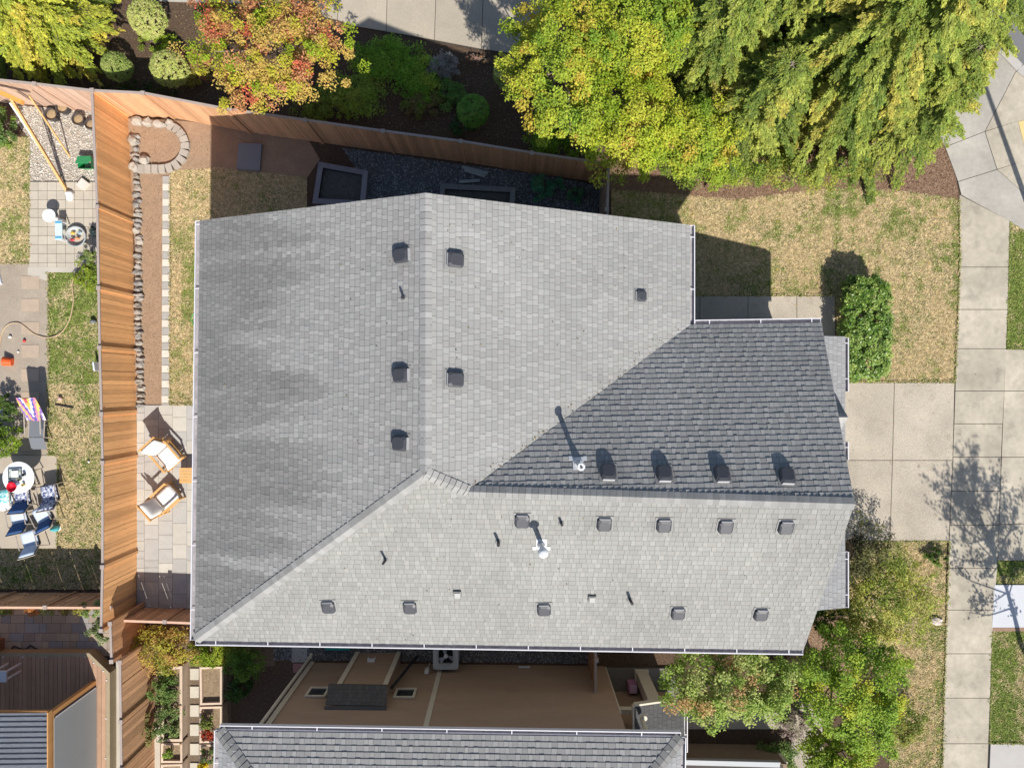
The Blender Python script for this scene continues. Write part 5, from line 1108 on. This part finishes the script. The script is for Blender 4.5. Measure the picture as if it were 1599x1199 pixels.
def armchair(label, x, y, rz):
    t = thing('wooden_armchair', (0, 0, 0), label, 'armchair', 'armchairs on the paved patio'); W_, D_ = .70, .80
    for sx in (-1, 1):
        for sy in (-1, 1):
            b = MB(); b.box((sx * (W_ / 2 - .03), sy * (D_ / 2 - .05), .29 if sy > 0 else .31), (.05, .05, .58 if sy > 0 else .62)); b.build('leg', M_WOOD, t)
        b = MB(); b.beam((sx * (W_ / 2 - .03), D_ / 2 + .02, .60), (sx * (W_ / 2 - .03), -D_ / 2 - .06, .56), .065, .028); b.build('armrest', M_WOOD, t)
        b = MB(); b.beam((sx * (W_ / 2 - .03), D_ / 2, .28), (sx * (W_ / 2 - .03), -D_ / 2, .22), .03, .06); b.build('side_rail', M_WOOD, t)
    b = MB(); q0, q1 = Vector((0, -D_ / 2 + .12, .26)), Vector((0, -D_ / 2 - .16, .92))
    for sx in (-1, 1): b.beam(q0 + Vector((sx * .29, 0, 0)), q1 + Vector((sx * .29, 0, 0)), .045, .03, up=(0, 1, 0))
    b.beam(q1 + Vector((-.33, 0, 0)), q1 + Vector((.33, 0, 0)), .045, .06); b.beam(q0 + Vector((-.29, 0, 0)), q0 + Vector((.29, 0, 0)), .03, .05); b.build('back_frame', M_WOOD, t)
    for k in range(7):
        b = MB(); b.beam(q0 + Vector((-.24 + .08 * k, 0, 0)), q1 + Vector((-.24 + .08 * k, 0, -.01)), .035, .016, up=(0, 1, 0)); b.build('slat', M_WOOD, t)
    b = MB()
    for k in range(7): b.box((0, -D_ / 2 + .1 + k * .11, .265), (W_ - .12, .07, .02))
    b.beam((-W_ / 2 + .03, D_ / 2 - .03, .26), (W_ / 2 - .03, D_ / 2 - .03, .26), .03, .07); b.build('seat_frame', M_WOOD, t)
    b = MB(); cushion(b, (0, .06, .35), (.29, 0, 0), (0, .33, .02), (0, 0, .13)); b.build('seat_cushion', M_CUSH, t, smooth=True)
    dr = (q1 - q0).normalized(); nn = Vector((0, dr.z, -dr.y)); b = MB(); cushion(b, q0 + dr * .42 + nn * .09, (.29, 0, 0), dr * .30, nn * .13); b.build('back_cushion', M_CUSH, t, smooth=True)
    t.location = P(x, y); t.rotation_euler = (0, 0, math.radians(rz)); return t
ac1 = armchair('upper wooden armchair with white cushions on the paved patio, facing away from the fence', 270, 710, -138)
copy_thing(ac1, P(268, 776), math.radians(-48), 'lower wooden armchair with white cushions, facing the roof ridge')
t = thing('side_table', P(301, 740), 'small slatted wooden side table beside the two armchairs', 'side table')
c = P(301, 740)
for k in range(5): 
    b = MB(); b.box(c + Vector((0, -.20 + k * .10, .44)), (.42, .09, .025)); b.build('tabletop_slat', M_WOOD, t)
for sx in (-1, 1):
    for sy in (-1, 1): b = MB(); b.box(c + Vector((sx * .17, sy * .19, .21)), (.04, .04, .42)); b.build('leg', M_WOOD, t)

# neighbour yard: garden chairs with blue cushions
def metal_chair(label, x, y, rz, cs, cb, grp='cushioned metal chairs on the neighbour patio'):
    t = thing('garden_chair', (0, 0, 0), label, 'chair', grp); f = MB()
    for sx in (-.29, .29):
        b = MB(); b.tube([Vector((sx, .30, 0)), Vector((sx, .27, .60)), Vector((sx, -.24, .62)), Vector((sx, -.36, 0))], .016, 7); b.build('side_frame', M_METAL, t)
    b = MB(); b.tube([Vector((-.27, -.20, .40)), Vector((-.27, -.50, .82)), Vector((.27, -.50, .82)), Vector((.27, -.20, .40))], .015, 7); b.tube([Vector((-.27, .26, .41)), Vector((-.27, -.2, .39)), Vector((.27, -.2, .39)), Vector((.27, .26, .41)), Vector((-.27, .26, .41))], .014, 6); b.build('back_frame', M_METAL, t)
    b = MB(); b.obox((-.26, -.49, .80), (.52, 0, 0), (0, .29, -.40), (0, .008, .005)); b.obox((-.26, -.2, .40), (.52, 0, 0), (0, .46, .01), (0, 0, .008)); b.build('sling', vcol('black_sling', (.05, .05, .055)), t)
    b = MB(); cushion(b, (0, .04, .455), (.25, 0, 0), (0, .25, .01), (0, 0, .08)); b.build('seat_cushion', cs, t, smooth=True)
    b = MB(); cushion(b, (0, -.315, .62), (.25, 0, 0), (0, -.14, .19), (0, .06, .045)); b.build('back_cushion', cb, t, smooth=True)
    t.location = P(x, y); t.rotation_euler = (0, 0, math.radians(rz)); return t
BL = vcol('pale_blue_cloth', (.56, .64, .76), .9, n1=(8, .06)); BN = vcol('navy_cloth', (.05, .11, .26), .9, n1=(8, .1))
WN = vcol('blue_white_print', (.62, .64, .70), .9, col2=(.06, .08, .2), c2=(14, .46, .54))
metal_chair('blue cushioned chair left of the pair below the white table', 45, 804, 12, BL, BN)
metal_chair('blue cushioned chair right of the pair below the white table', 82, 801, 28, BL, BN)
metal_chair('pale blue chair with pillow at the shadow edge of the patio', 62, 838, 16, BL, BL)
metal_chair('chair with navy and white printed cushion right of the white table', 92, 768, 10, WN, WN)
metal_chair('chair with printed cushion tucked under the white table', 50, 772, 5, WN, BN)
def round_table(name, label, x, y, r, h, m, legs=4):
    c = P(x, y, h); g0 = Vector((c.x, c.y, 0)); t = thing(name, g0, label, 'table'); b = MB(); b.lathe(g0, [(r * .97, h - .03), (r, h - .02), (r, h - .004), (r * .98, h)], 40); b.build('tabletop', m, t)
    for k in range(legs):
        a = k * 2 * math.pi / legs + .6; b = MB(); b.cyl(g0 + Vector((math.cos(a) * r * .8, math.sin(a) * r * .8, 0)), g0 + Vector((math.cos(a) * r * .55, math.sin(a) * r * .55, h - .03)), .018, .018, 8); b.build('leg', M_METAL, t)
    return g0
M_PW = vcol('white_plastic', (.80, .80, .80), .5)
g0 = round_table('round_table', 'round white table loaded with a tray, red bowl and cups at the left edge', 29, 746, .50, .74, M_PW)
def small(name, label, cat, m): return thing(name, label[0], label[1], cat)
def on_table(dx, dy, z=.745): return g0 + Vector((dx, dy, z))
t = thing('serving_tray', on_table(-.08, .12), 'patterned tray with white plates on the round white table', 'tray')
b = MB(); b.box(on_table(-.08, .12, .752), (.42, .34, .012), .05); b.build('tray_base', vcol('tray_green', (.20, .24, .22), .6, col2=(.6, .65, .6), c2=(22, .45, .55)), t)
b = MB()
for w_, d_2, ox, oy in ((.42, .02, 0, .16), (.42, .02, 0, -.16), (.02, .34, .2, 0), (.02, .34, -.2, 0)): b.box(on_table(-.08 + ox, .12 + oy, .775), (w_, d_2, .04), .05)
b.build('tray_rim', vcol('tray_rim', (.16, .18, .2), .6), t)
b = MB(); b.box(on_table(-.06, .12, .79), (.22, .20, .05), .1); b.build('paper_packet', vcol('paper', (.72, .74, .70), .8), label='white paper packet lying on the tray', cat='packet')
o = thing('red_bowl', on_table(-.13, -.28), 'bright red bowl at the lower edge of the round white table', 'bowl')
b = MB(); b.lathe(on_table(-.13, -.28, .745), [(.06, 0), (.12, .05), (.15, .12), (.155, .125), (.14, .12), (.10, .05), (.03, .02)], 24, cap0=True); b.build('bowl', vcol('red_plastic', (.55, .01, .03), .35), o)
for dx, dy, r_, c_, lab, nm in [(.22, .10, .05, (.10, .10, .11), 'dark cup with shadow at the right of the round white table', 'cup'), (.08, -.05, .05, (.25, .24, .16), 'olive jar in the middle of the round white table', 'jar'), (.20, -.22, .045, (.62, .50, .14), 'yellow dish at the lower right of the round white table', 'dish'), (.03, -.20, .035, (.4, .55, .7), 'pale blue cup next to the red bowl', 'cup'), (-.20, -.12, .04, (.10, .14, .12), 'dark green tin left of the red bowl', 'tin')]:
    b = MB(); b.lathe(on_table(dx, dy, .745), [(r_ * .8, 0), (r_, .10), (r_ * .9, .10), (r_ * .75, .02)], 16); b.build(nm, vcol('item_%d' % int(c_[0] * 1000 + c_[1] * 99), c_, .5), label=lab, cat=nm)
g1 = round_table('round_stool', 'white round stool with turquoise cloth at the left edge below the white table', 4, 782, .33, .5, M_PW, 3)
b = MB(); cushion(b, g1 + Vector((.02, .12, .56)), (.24, .05, 0), (-.04, .2, 0), (0, 0, .10)); b.build('turquoise_cloth', vcol('turquoise', (.10, .42, .44), .8, col2=(.6, .7, .7), c2=(9, .48, .56)), label='crumpled turquoise towel on the white stool', cat='towel')
o = thing('garden_lantern', P(91, 824), 'teal cone shaped lantern on the patio corner beside the lawn', 'lantern')
b = MB(); b.lathe(P(91, 824), [(.05, 0), (.10, .06), (.11, .16), (.06, .30), (.015, .40)], 18); b.build('shade', vcol('teal_glass', (.10, .42, .48), .3), o)
b = MB(); b.lathe(P(91, 824), [(.10, .0), (.12, .01), (.10, .03)], 18); b.build('base', M_PW, o)
# lounger with towel
t = thing('sun_lounger', P(70, 655), 'reclining garden chair beside the path, draped with a striped towel', 'lounger'); c = P(70, 655)
def L2(dx, dy, z): return c + Vector((dx, dy, z))
for sx in (-.24, .26):
    b = MB(); b.tube([L2(sx, -.62, .02), L2(sx, -.55, .42), L2(sx + .02, .05, .40), L2(sx + .06, .72, .98)], .016, 7); b.tube([L2(sx, -.1, .4), L2(sx + .02, .15, 0)], .014, 6); b.tube([L2(sx, -.45, .58), L2(sx, .2, .62)], .018, 6); b.build('side_frame', M_METAL, t)
b = MB(); b.obox(L2(-.22, -.55, .40), (.46, 0, 0), (.0, .6, 0), (0, 0, .01)); b.obox(L2(-.2, .05, .41), (.46, 0, 0), (.06, .66, .56), (0, -.006, .008)); b.build('sling', vcol('grey_sling', (.16, .17, .19), .8), t)
b = MB(); b.obox(L2(-.24, -.95, .26), (.48, 0, 0), (0, .38, .13), (0, 0, .012)); b.build('footrest', vcol('grey_sling', (.16, .17, .19)), t)
tw = MB(); nx, ny = 16, 22; vs = []; fs = []; cl = []
strp = [(.50, .08, .12), (.62, .36, .08), (.55, .50, .60), (.10, .09, .30), (.62, .20, .28), (.60, .45, .12), (.20, .12, .36), (.66, .60, .62)]
for j in range(ny + 1):
    v = j / ny
    for i in range(nx + 1):
        u = i / nx; y_ = -.02 + .72 * v; z_ = .45 + (.60 * v); e = abs(u - .5) * 2
        vs.append(L2(-.28 + .62 * u + .06 * v, y_ + .02 * math.sin(u * 9), z_ - .10 * max(0, e - .75) * 4 * .3 + .012 * math.sin(u * 21 + v * 5)))
for j in range(ny):
    for i in range(nx):
        a = j * (nx + 1) + i; u = abs(i / nx - .47); k = int((u * 10 + (1 - j / ny) * 3.2)) % len(strp)
        tw.add([vs[a], vs[a + 1], vs[a + nx + 2], vs[a + nx + 1]], [(0, 1, 2, 3)], strp[k])
tw.build('striped_towel', mat('towel', attr=True, rough=.95, n2=(60, .1)), label='multicoloured striped beach towel hanging over the lounger back', cat='towel')
b = MB(); cushion(b, P(14, 643) + Vector((0, 0, .14)), (.13, .03, 0), (-.03, .12, 0), (0, 0, .22)); b.build('blue_bag', vcol('bag_blue', (.12, .18, .48), .7), label='blue bag on the ground left of the striped towel', cat='bag')
# toys and small items
def bucket(x, y, r0, r1, h, c_, label, nm, cat, tilt=None):
    o = thing(nm, P(x, y), label, cat); b = MB(); q = P(x, y)
    if tilt:
        a = Vector((math.cos(tilt), math.sin(tilt), .12)).normalized(); b.cyl(q + Z * r0, q + Z * r1 + a * h, r0, r1, 22, cap=False); b.cyl(q + Z * r0, q + Z * r0 + a * .01, r0, r0, 22)
        ins = MB(); ins.cyl(q + Z * r0 + a * .02, q + Z * r1 + a * (h - .005), r0 * .94, r1 * .94, 22, cap=False); b.build('shell', vcol('b_' + nm, c_, .5), o); ins.build('inside', vcol('bi_' + nm, tuple(v * .8 for v in c_), .6), o)
    else:
        b.lathe(q, [(r0, 0), (r1, h), (r1 * 1.05, h), (r1 * .93, h - .005), (r0 * .9, .03)], 22); b.build('shell', vcol('b_' + nm + str(int(c_[0] * 99)), c_, .5), o)
        rm = MB(); pts = [q + Vector((math.cos(a_) * r1, math.sin(a_) * r1, h)) for a_ in np.linspace(0, 6.283, 20)]; rm.tube(pts, .008, 5); rm.build('rim', vcol('b_' + nm + str(int(c_[0] * 99)), c_, .5), o)
    return o
bucket(24, 566, .12, .15, .26, (.70, .11, .025), 'tipped orange bucket beside the hose end', 'orange_bucket', 'bucket', tilt=math.pi * .97)
bucket(124, 372, .27, .32, .20, (.42, .45, .46), 'grey round washtub full of toys on the paver patio', 'grey_tub', 'tub')
for i, (dx, dy, c_, lab) in enumerate([(-.10, .12, (.7, .45, .08), 'yellow toy in the grey tub'), (.05, -.05, (.6, .25, .12), 'orange toy in the grey tub'), (.12, .13, (.3, .4, .45), 'blue grey toy in the grey tub'), (-.12, -.1, (.5, .06, .08), 'red toy in the grey tub')]):
    b = MB(); b.blob(P(124, 372) + Vector((dx, dy, .16)), (.07, .05, .05), seed=i, amp=.5); b.build('toy', vcol('toy%d' % i, c_, .5), label=lab, cat='toy', group='toys in the grey tub')
t = thing('toy_table', P(107, 365), 'narrow white and pale blue toy table beside the grey washtub', 'toy table'); c = P(107, 365)
b = MB(); b.box(c + Vector((0, 0, .47)), (.22, .62, .03), .02); b.build('tabletop', vcol('pale_blue_plastic', (.55, .70, .80), .5), t)
b = MB(); b.box(c + Vector((0, .24, .495)), (.2, .06, .02), .02); b.box(c + Vector((0, -.24, .495)), (.2, .06, .02), .02); b.build('trays', vcol('sea_blue', (.12, .36, .52), .5), t)
for sx in (-.08, .08):
    for sy in (-.27, .27): b = MB(); b.box(c + Vector((sx, sy, .23)), (.03, .03, .46)); b.build('leg', M_PW, t)
o = thing('white_bird_bath', P(92, 343), 'white round bowl stand with smaller white jug next to the toy table', 'stand'); c = P(92, 343)
b = MB(); b.lathe(c + Vector((-.0, .0, 0)), [(.10, 0), (.06, .1), (.06, .38), (.20, .46), (.21, .48), (.05, .46)], 24); b.build('bowl', M_PW, o)
b = MB(); b.lathe(P(101, 349), [(.09, 0), (.11, .1), (.09, .24), (.04, .3)], 18); b.build('white_jug', M_PW, label='small white jug beside the round bowl stand', cat='jug')
o = thing('green_bin', P(141, 259), 'open green plastic bin on the pale gravel by the fence', 'bin'); c = P(141, 259)
b = MB(); b.rings([[c + Vector((x_ * .15, y_ * .13, 0)) for x_, y_ in ((1, 1), (-1, 1), (-1, -1), (1, -1))], [c + Vector((x_ * .21, y_ * .19, .30)) for x_, y_ in ((1, 1), (-1, 1), (-1, -1), (1, -1))]], cap=False); b.build('shell', vcol('bin_green', (.02, .30, .10), .4), o)
b = MB(); b.obox(c + Vector((-.21, .20, .30)), (.42, 0, 0), (0, -.27, .12), (0, .004, .015)); b.build('lid', vcol('lid_green', (.04, .36, .14), .35), o)
for i, (x, y, r_, lab, hh) in enumerate([(88, 184, .20, 'black rimmed plant pot furthest left of the row by the pinkish fence', .26), (105, 173, .20, 'black rimmed plant pot second from the left, set back against the fence', .26), (129, 191, .19, 'black rimmed plant pot third from the left in the row', .24), (147, 198, .17, 'brown plant pot nearest the orange fence corner', .2)]):
    o = thing('plant_pot', P(x, y), lab, 'plant pot', 'plant pots in the corner'); b = MB(); q = P(x, y)
    b.lathe(q, [(r_ * .8, 0), (r_, hh), (r_ * 1.04, hh + .02), (r_ * .9, hh + .02), (r_ * .84, hh - .05)], 24, cap=False); b.build('pot', vcol('pot_dark', (.07, .06, .06) if i < 3 else (.2, .11, .07), .6), o)
    b = MB(); b.lathe(q, [(r_ * .86, hh - .06), (r_ * .5, hh - .045), (.02, hh - .04)], 20); b.build('soil', vcol('pot_soil', (.36, .26, .15), .95, n2=(30, .4)), o)
# stones
def stone(x, y, rx, ry, h, seed, c_, lab, grp=None, nm='border_rock'):
    o = MB(); o.blob(P(x, y) + Vector((0, 0, h * .35)), (px(rx), px(ry), h * .75), seed=seed, sub=2, amp=.45); return o.build(nm, vcol('rock_%d' % int(c_[0] * 100), c_, .9, n1=(7, .2), n2=(45, .2), bump=(30, .6, .01)), label=lab, cat='rock', group=grp)
RC = [(.31, .285, .26), (.26, .245, .23), (.36, .33, .29), (.30, .265, .225)]
rr2 = random.Random(12); y = 215; i = 0
while y < 640:
    sz = rr2.uniform(4.5, 9); x = np.interp(y, [200, 300, 450, 640], [212, 216, 218, 221]) + rr2.uniform(-2, 2)
    stone(x, y, rr2.uniform(5, 8), sz * .62, rr2.uniform(.10, .2), i + 3, rr2.choice(RC), 'grey rock in the row edging the planting strip beside the orange fence', 'rocks edging the planting strip'); y += sz * 1.25; i += 1
for x, y, rx, ry, lab in [(217, 191, 9, 8, 'pale rock in the fence corner, leftmost of the arc'), (233, 193, 9, 7, 'rounded tan rock second in the arc at the fence corner'), (250, 196, 11, 7, 'flat pale rock third in the arc at the fence corner'), (267, 194, 7, 5, 'small rock between the arc and the ring of blocks'), (228, 252, 9, 8, 'squarish pale rock where the ring of blocks meets the rock row'), (210, 222, 7, 8, 'pointed white rock halfway down the bed inside the ring'), (213, 262, 9, 9, 'brownish grey rock below the squarish pale rock')]:
    stone(x, y, rx, ry, .22, int(x), (.38, .345, .30), lab, nm='garden_rock')
ringpts = [(270, 200), (278, 204), (285, 211), (290, 220), (292, 230), (290, 241), (285, 251), (277, 259), (267, 264), (256, 266), (245, 266), (234, 266), (224, 266)]
for k, (x, y) in enumerate(ringpts):
    a = ringpts[max(0, k - 1)]; c_ = ringpts[min(len(ringpts) - 1, k + 1)]; an = math.atan2(-(c_[1] - a[1]), c_[0] - a[0]); b = MB(); g_ = rr2.uniform(.9, 1.1)
    b.box(P(x, y) + Vector((0, 0, .07)), (.20, .26, .14), an, (.36 * g_, .33 * g_, .29 * g_)); b.build('ring_block', M_PAV, label='grey block in the curved border around the small bare bed', cat='edging block', group='blocks of the curved border')
stone(112, 307, 6, 8, .22, 77, (.66, .64, .62), 'white stone at the foot of the swing frame', nm='garden_rock')
b = MB(); b.box(P(133, 290) + Vector((0, 0, .08)), (.30, .26, .16), .9, (.66, .56, .50)); b.build('stone_block', M_PAV, label='pale pink square block standing on the gravel edge', cat='block')
# swing frame
t = thing('swing_frame', P(108, 302), 'leaning wooden swing frame over the pale gravel at the upper left', 'swing frame'); ap = P(18, 155, 1.75); ap2 = P(46, 150, 1.70)
b = MB(); b.beam(P(107, 302), ap, .10, .07, up=(1, .3, 0)); b.build('leg', M_WOOD, t)
b = MB(); b.beam(P(99, 300) + Vector((-.02, .4, .1)), ap + Vector((-.07, -.1, -.05)), .04, .05, up=(1, .3, 0)); b.build('white_rail', M_PW, t)
b = MB(); b.beam(P(110, 246), ap2, .045, .045, up=(1, .3, 0), col=(.6, .5, .38)); b.build('leg', M_WOOD, t)
b = MB(); b.beam(P(-60, 118, 1.85), P(36, 161, 1.80), .12, .12); b.build('top_beam', mat('orange_wood', (.72, .34, .08), .6, n2=(25, .1)), t)
# hose
hp = [(2, 543), (4, 528), (8, 516), (15, 508), (24, 505), (34, 506), (44, 513), (54, 521), (66, 526), (78, 528), (90, 525), (100, 518), (107, 508), (112, 497), (115, 484), (117, 470), (116, 455), (115, 445), (118, 432), (123, 422), (129, 412)]
sp = []
for i in range(len(hp) - 1):
    p0, p1, p2, p3 = [Vector((*hp[min(max(j, 0), len(hp) - 1)], 0)) for j in (i - 1, i, i + 1, i + 2)]
    for f in (0, .25, .5, .75): sp.append(.5 * ((2 * p1) + (p2 - p0) * f + (2 * p0 - 5 * p1 + 4 * p2 - p3) * f * f + (3 * p1 - p0 - 3 * p2 + p3) * f ** 3))
b = MB(); b.tube([P(q.x, q.y) + Z * .065 for q in sp], .016, 7); b.build('garden_hose', vcol('hose_tan', (.52, .38, .24), .5), label='tan garden hose curving from the path across the green lawn', cat='hose')
b = MB(); gp_ = [P(306 + 5 * math.cos(a), 499 + 9 * math.sin(a)) + Z * .05 for a in np.linspace(1.2, 5.2, 16)]; b.tube(gp_, .010, 6); b.build('green_hose_loop', vcol('hose_green', (.08, .50, .16), .5), label='thin green hose loop peeking out under the left gutter', cat='hose')
for x, y, r_, c_, lab in [(97, 623, .065, (.70, .38, .36), 'pink and white ball on the lawn near the black stick'), (41, 533, .05, (.6, .04, .04), 'small red ball on the stepping path'), (19, 527, .05, (.75, .72, .66), 'white ball beside the hose loop'), (31, 550, .035, (.78, .76, .7), 'tiny white ball above the orange bucket'), (66, 675, .035, (.7, .62, .52), 'tiny pale ball beside the lounger'), (141, 721, .035, (.75, .75, .72), 'tiny white ball on the dry lawn')]:
    b = MB(); b.blob(P(x, y) + Z * (r_ + .03), (r_, r_, r_), seed=int(x), amp=.02); b.build('ball', vcol('ball_%d' % int(c_[0] * 100 + c_[1] * 37), c_, .5), label=lab, cat='ball')
b = MB(); b.cyl(P(88, 632) + Z * .05, P(116, 637) + Z * .06, .022, .022, 8); b.build('black_stick', M_PVC, label='short black stick lying on the dry neighbour lawn', cat='stick')
b = MB(); b.box(P(158, 573) + Z * .2, (.05, .28, .4), .15, (.62, .66, .72)); b.build('white_board', M_PAV, label='white board leaning on the outside of the orange fence', cat='board')
b = MB(); b.blob(P(149, 503) + Z * .1, (.10, .07, .10), seed=4); b.build('dark_stone', vcol('dstone', (.16, .18, .18), .9), label='dark stone on the lawn at the foot of the fence', cat='stone')
b = MB(); b.box(P(-2, 436) + Z * .06, (.26, .42, .10), .25, (.6, .62, .68)); b.box(P(-2, 436) + Z * .115, (.2, .34, .01), .25, (.1, .12, .2)); b.build('plastic_crate', M_PAV, label='white edged crate at the left edge of the aggregate path', cat='crate')
# utility cover, raised beds in the shaded yard
b = MB(); b.prism([(P(x, y).x, P(x, y).y) for x, y in ((375, 226), (411, 227), (408, 268), (372, 266))], 0, .12); b.build('utility_box', vcol('slate_lid', (.20, .21, .23), .7, n2=(20, .06)), label='flat grey utility lid in the shaded dirt above the roof', cat='lid')
def rbed(label, q, h, wood, soil, wpx=9, z0=0, cat='raised bed', m2=None, name='raised_bed'):
    """q: top outline px at height h (clockwise from top left)"""
    g_ = P(*q[0], h); t = thing(name, Vector((g_.x, g_.y, 0)), label, cat); cx_ = sum(p[0] for p in q) / 4; cy_ = sum(p[1] for p in q) / 4; inn = []
    T = [P(*p, h) for p in q]; n = 4
    for i in range(4):
        a, p, c_ = T[i - 1], T[i], T[(i + 1) % 4]; inn.append(p + (a - p).normalized() * px(wpx, h) + (c_ - p).normalized() * px(wpx, h))
    for i in range(4):
        j = (i + 1) % 4; b = MB(); ps = [T[i], T[j], inn[j], inn[i]]; ps = [(p.x, p.y) for p in ps]; k = R.uniform(.9, 1.1); b.prism(ps, h - .045, h, tuple(v * k for v in wood))
        dd = (T[j] - T[i]).normalized(); inw = Vector((dd.y, -dd.x, 0));
        b.obox(Vector((T[i].x, T[i].y, z0)) + inw * .02 + dd * .02, (T[j] - T[i]) - dd * .04, inw * .035, Vector((0, 0, h - .05 - z0)), tuple(v * k * .8 for v in wood)); b.build('board', M_DECK, t)
    b = MB(); b.poly([Vector((p.x, p.y, h - .14)) for p in inn][::-1]); b.build('soil', soil, t); return t
S_D = mat('bed_soil_dark', (.10, .10, .09), .95, n1=(10, .3), n2=(60, .4), bump=(40, 1, .02)); S_L = mat('bed_soil', (.26, .19, .12), .95, n1=(10, .3), n2=(50, .4), bump=(40, 1, .02))
rbed('square raised bed in the shade above the left roof slope', [(498, 253), (575, 267), (570, 322), (488, 318)], .35, (.24, .23, .25), S_D, 8)
rbed('long raised bed in the shade beside the ridge end', [(688, 287), (806, 293), (803, 330), (685, 325)], .35, (.20, .20, .20), S_D, 8)
WD = (.60, .47, .36)
rbed('upper raised vegetable bed right of the stepping slabs', [(312, 1042), (347, 1041), (347, 1100), (313, 1101)], .5, WD, S_L, 3)
rbed('middle raised vegetable bed with red leaved plant', [(312, 1104), (347, 1103), (347, 1160), (312, 1160)], .5, WD, S_L, 3)
rbed('lowest raised vegetable bed beside the hip roof corner', [(312, 1163), (347, 1162), (347, 1225), (312, 1225)], .5, WD, S_L, 3)
rbed('long leafy raised bed on the left side of the vegetable garden', [(252, 1043), (285, 1040), (285, 1158), (252, 1158)], .45, WD, S_L, 4)
rbed('small raised bed with one lime seedling', [(252, 1161), (285, 1160), (285, 1191), (252, 1191)], .45, WD, S_L, 3)
rbed('last small raised bed at the bottom edge left of the slabs', [(252, 1194), (285, 1193), (285, 1230), (252, 1230)], .45, WD, S_L, 3)
for i, (x, y, dx) in enumerate([(288, 1098, 10), (288, 1158, 10)]):
    b = MB(); b.beam(P(x, y) + Z * .05, P(x - 6, y + 5, .5) , .05, .05, (.62, .42, .26)); b.build('bed_brace', M_DECK, label=('upper' if i == 0 else 'lower') + ' tan wooden brace at the right side of the long leafy bed', cat='brace')
b = MB(); hp2 = [P(237, 1082) , P(233, 1070), P(231, 1058), P(233, 1050), P(235, 1062), P(236, 1076), P(238, 1095)]
b.tube([q + Z * (.9 - .1 * i) for i, q in enumerate(hp2)], .016, 6); b.build('white_hose', vcol('hose_white', (.66, .62, .72), .4), label='white hose hanging on the weathered fence of the vegetable garden', cat='hose')
o = thing('red_watering_can', P(287, 1046), 'red watering can at the head of the slab path', 'watering can'); b = MB(); b.lathe(P(287, 1046), [(.08, 0), (.09, .2), (.05, .24)], 16); b.build('body', vcol('canred', (.6, .08, .04), .5), o); b = MB(); b.cyl(P(287, 1046) + Z * .06, P(287, 1052) + Z * .26, .02, .03, 8); b.build('spout', vcol('canred', (.6, .08, .04)), o)
b = MB(); b.lathe(P(289, 1070), [(.08, 0), (.10, .22), (.09, .24)], 16); b.build('white_bucket', M_PW, label='white bucket between the long leafy bed and the slab path', cat='bucket')
b = MB(); b.lathe(P(287, 1193), [(.10, 0), (.13, .2), (.12, .22)], 16); b.build('blue_bucket', vcol('bluebk', (.05, .12, .30), .5), label='blue bucket at the bottom edge beside the small beds', cat='bucket')
# loose planks on the gravel, stone on the front lawn, white flowers
for i, (a, c_) in enumerate([((722, 262), (762, 272)), ((726, 267), (758, 277)), ((718, 286), (750, 284))]):
    b = MB(); b.beam(P(*a) + Z * (.05 + .03 * i), P(*c_) + Z * (.05 + .03 * i), .10, .025, (.34, .38, .37)); b.build('loose_plank', M_DECK, label='weathered grey plank lying on the gravel by the fence', cat='plank', group='loose planks on the gravel')
stone(1460, 969, 10, 6, .15, 91, (.56, .48, .42), 'pinkish boulder at the lawn edge beside the sidewalk, lower right', nm='lawn_boulder')
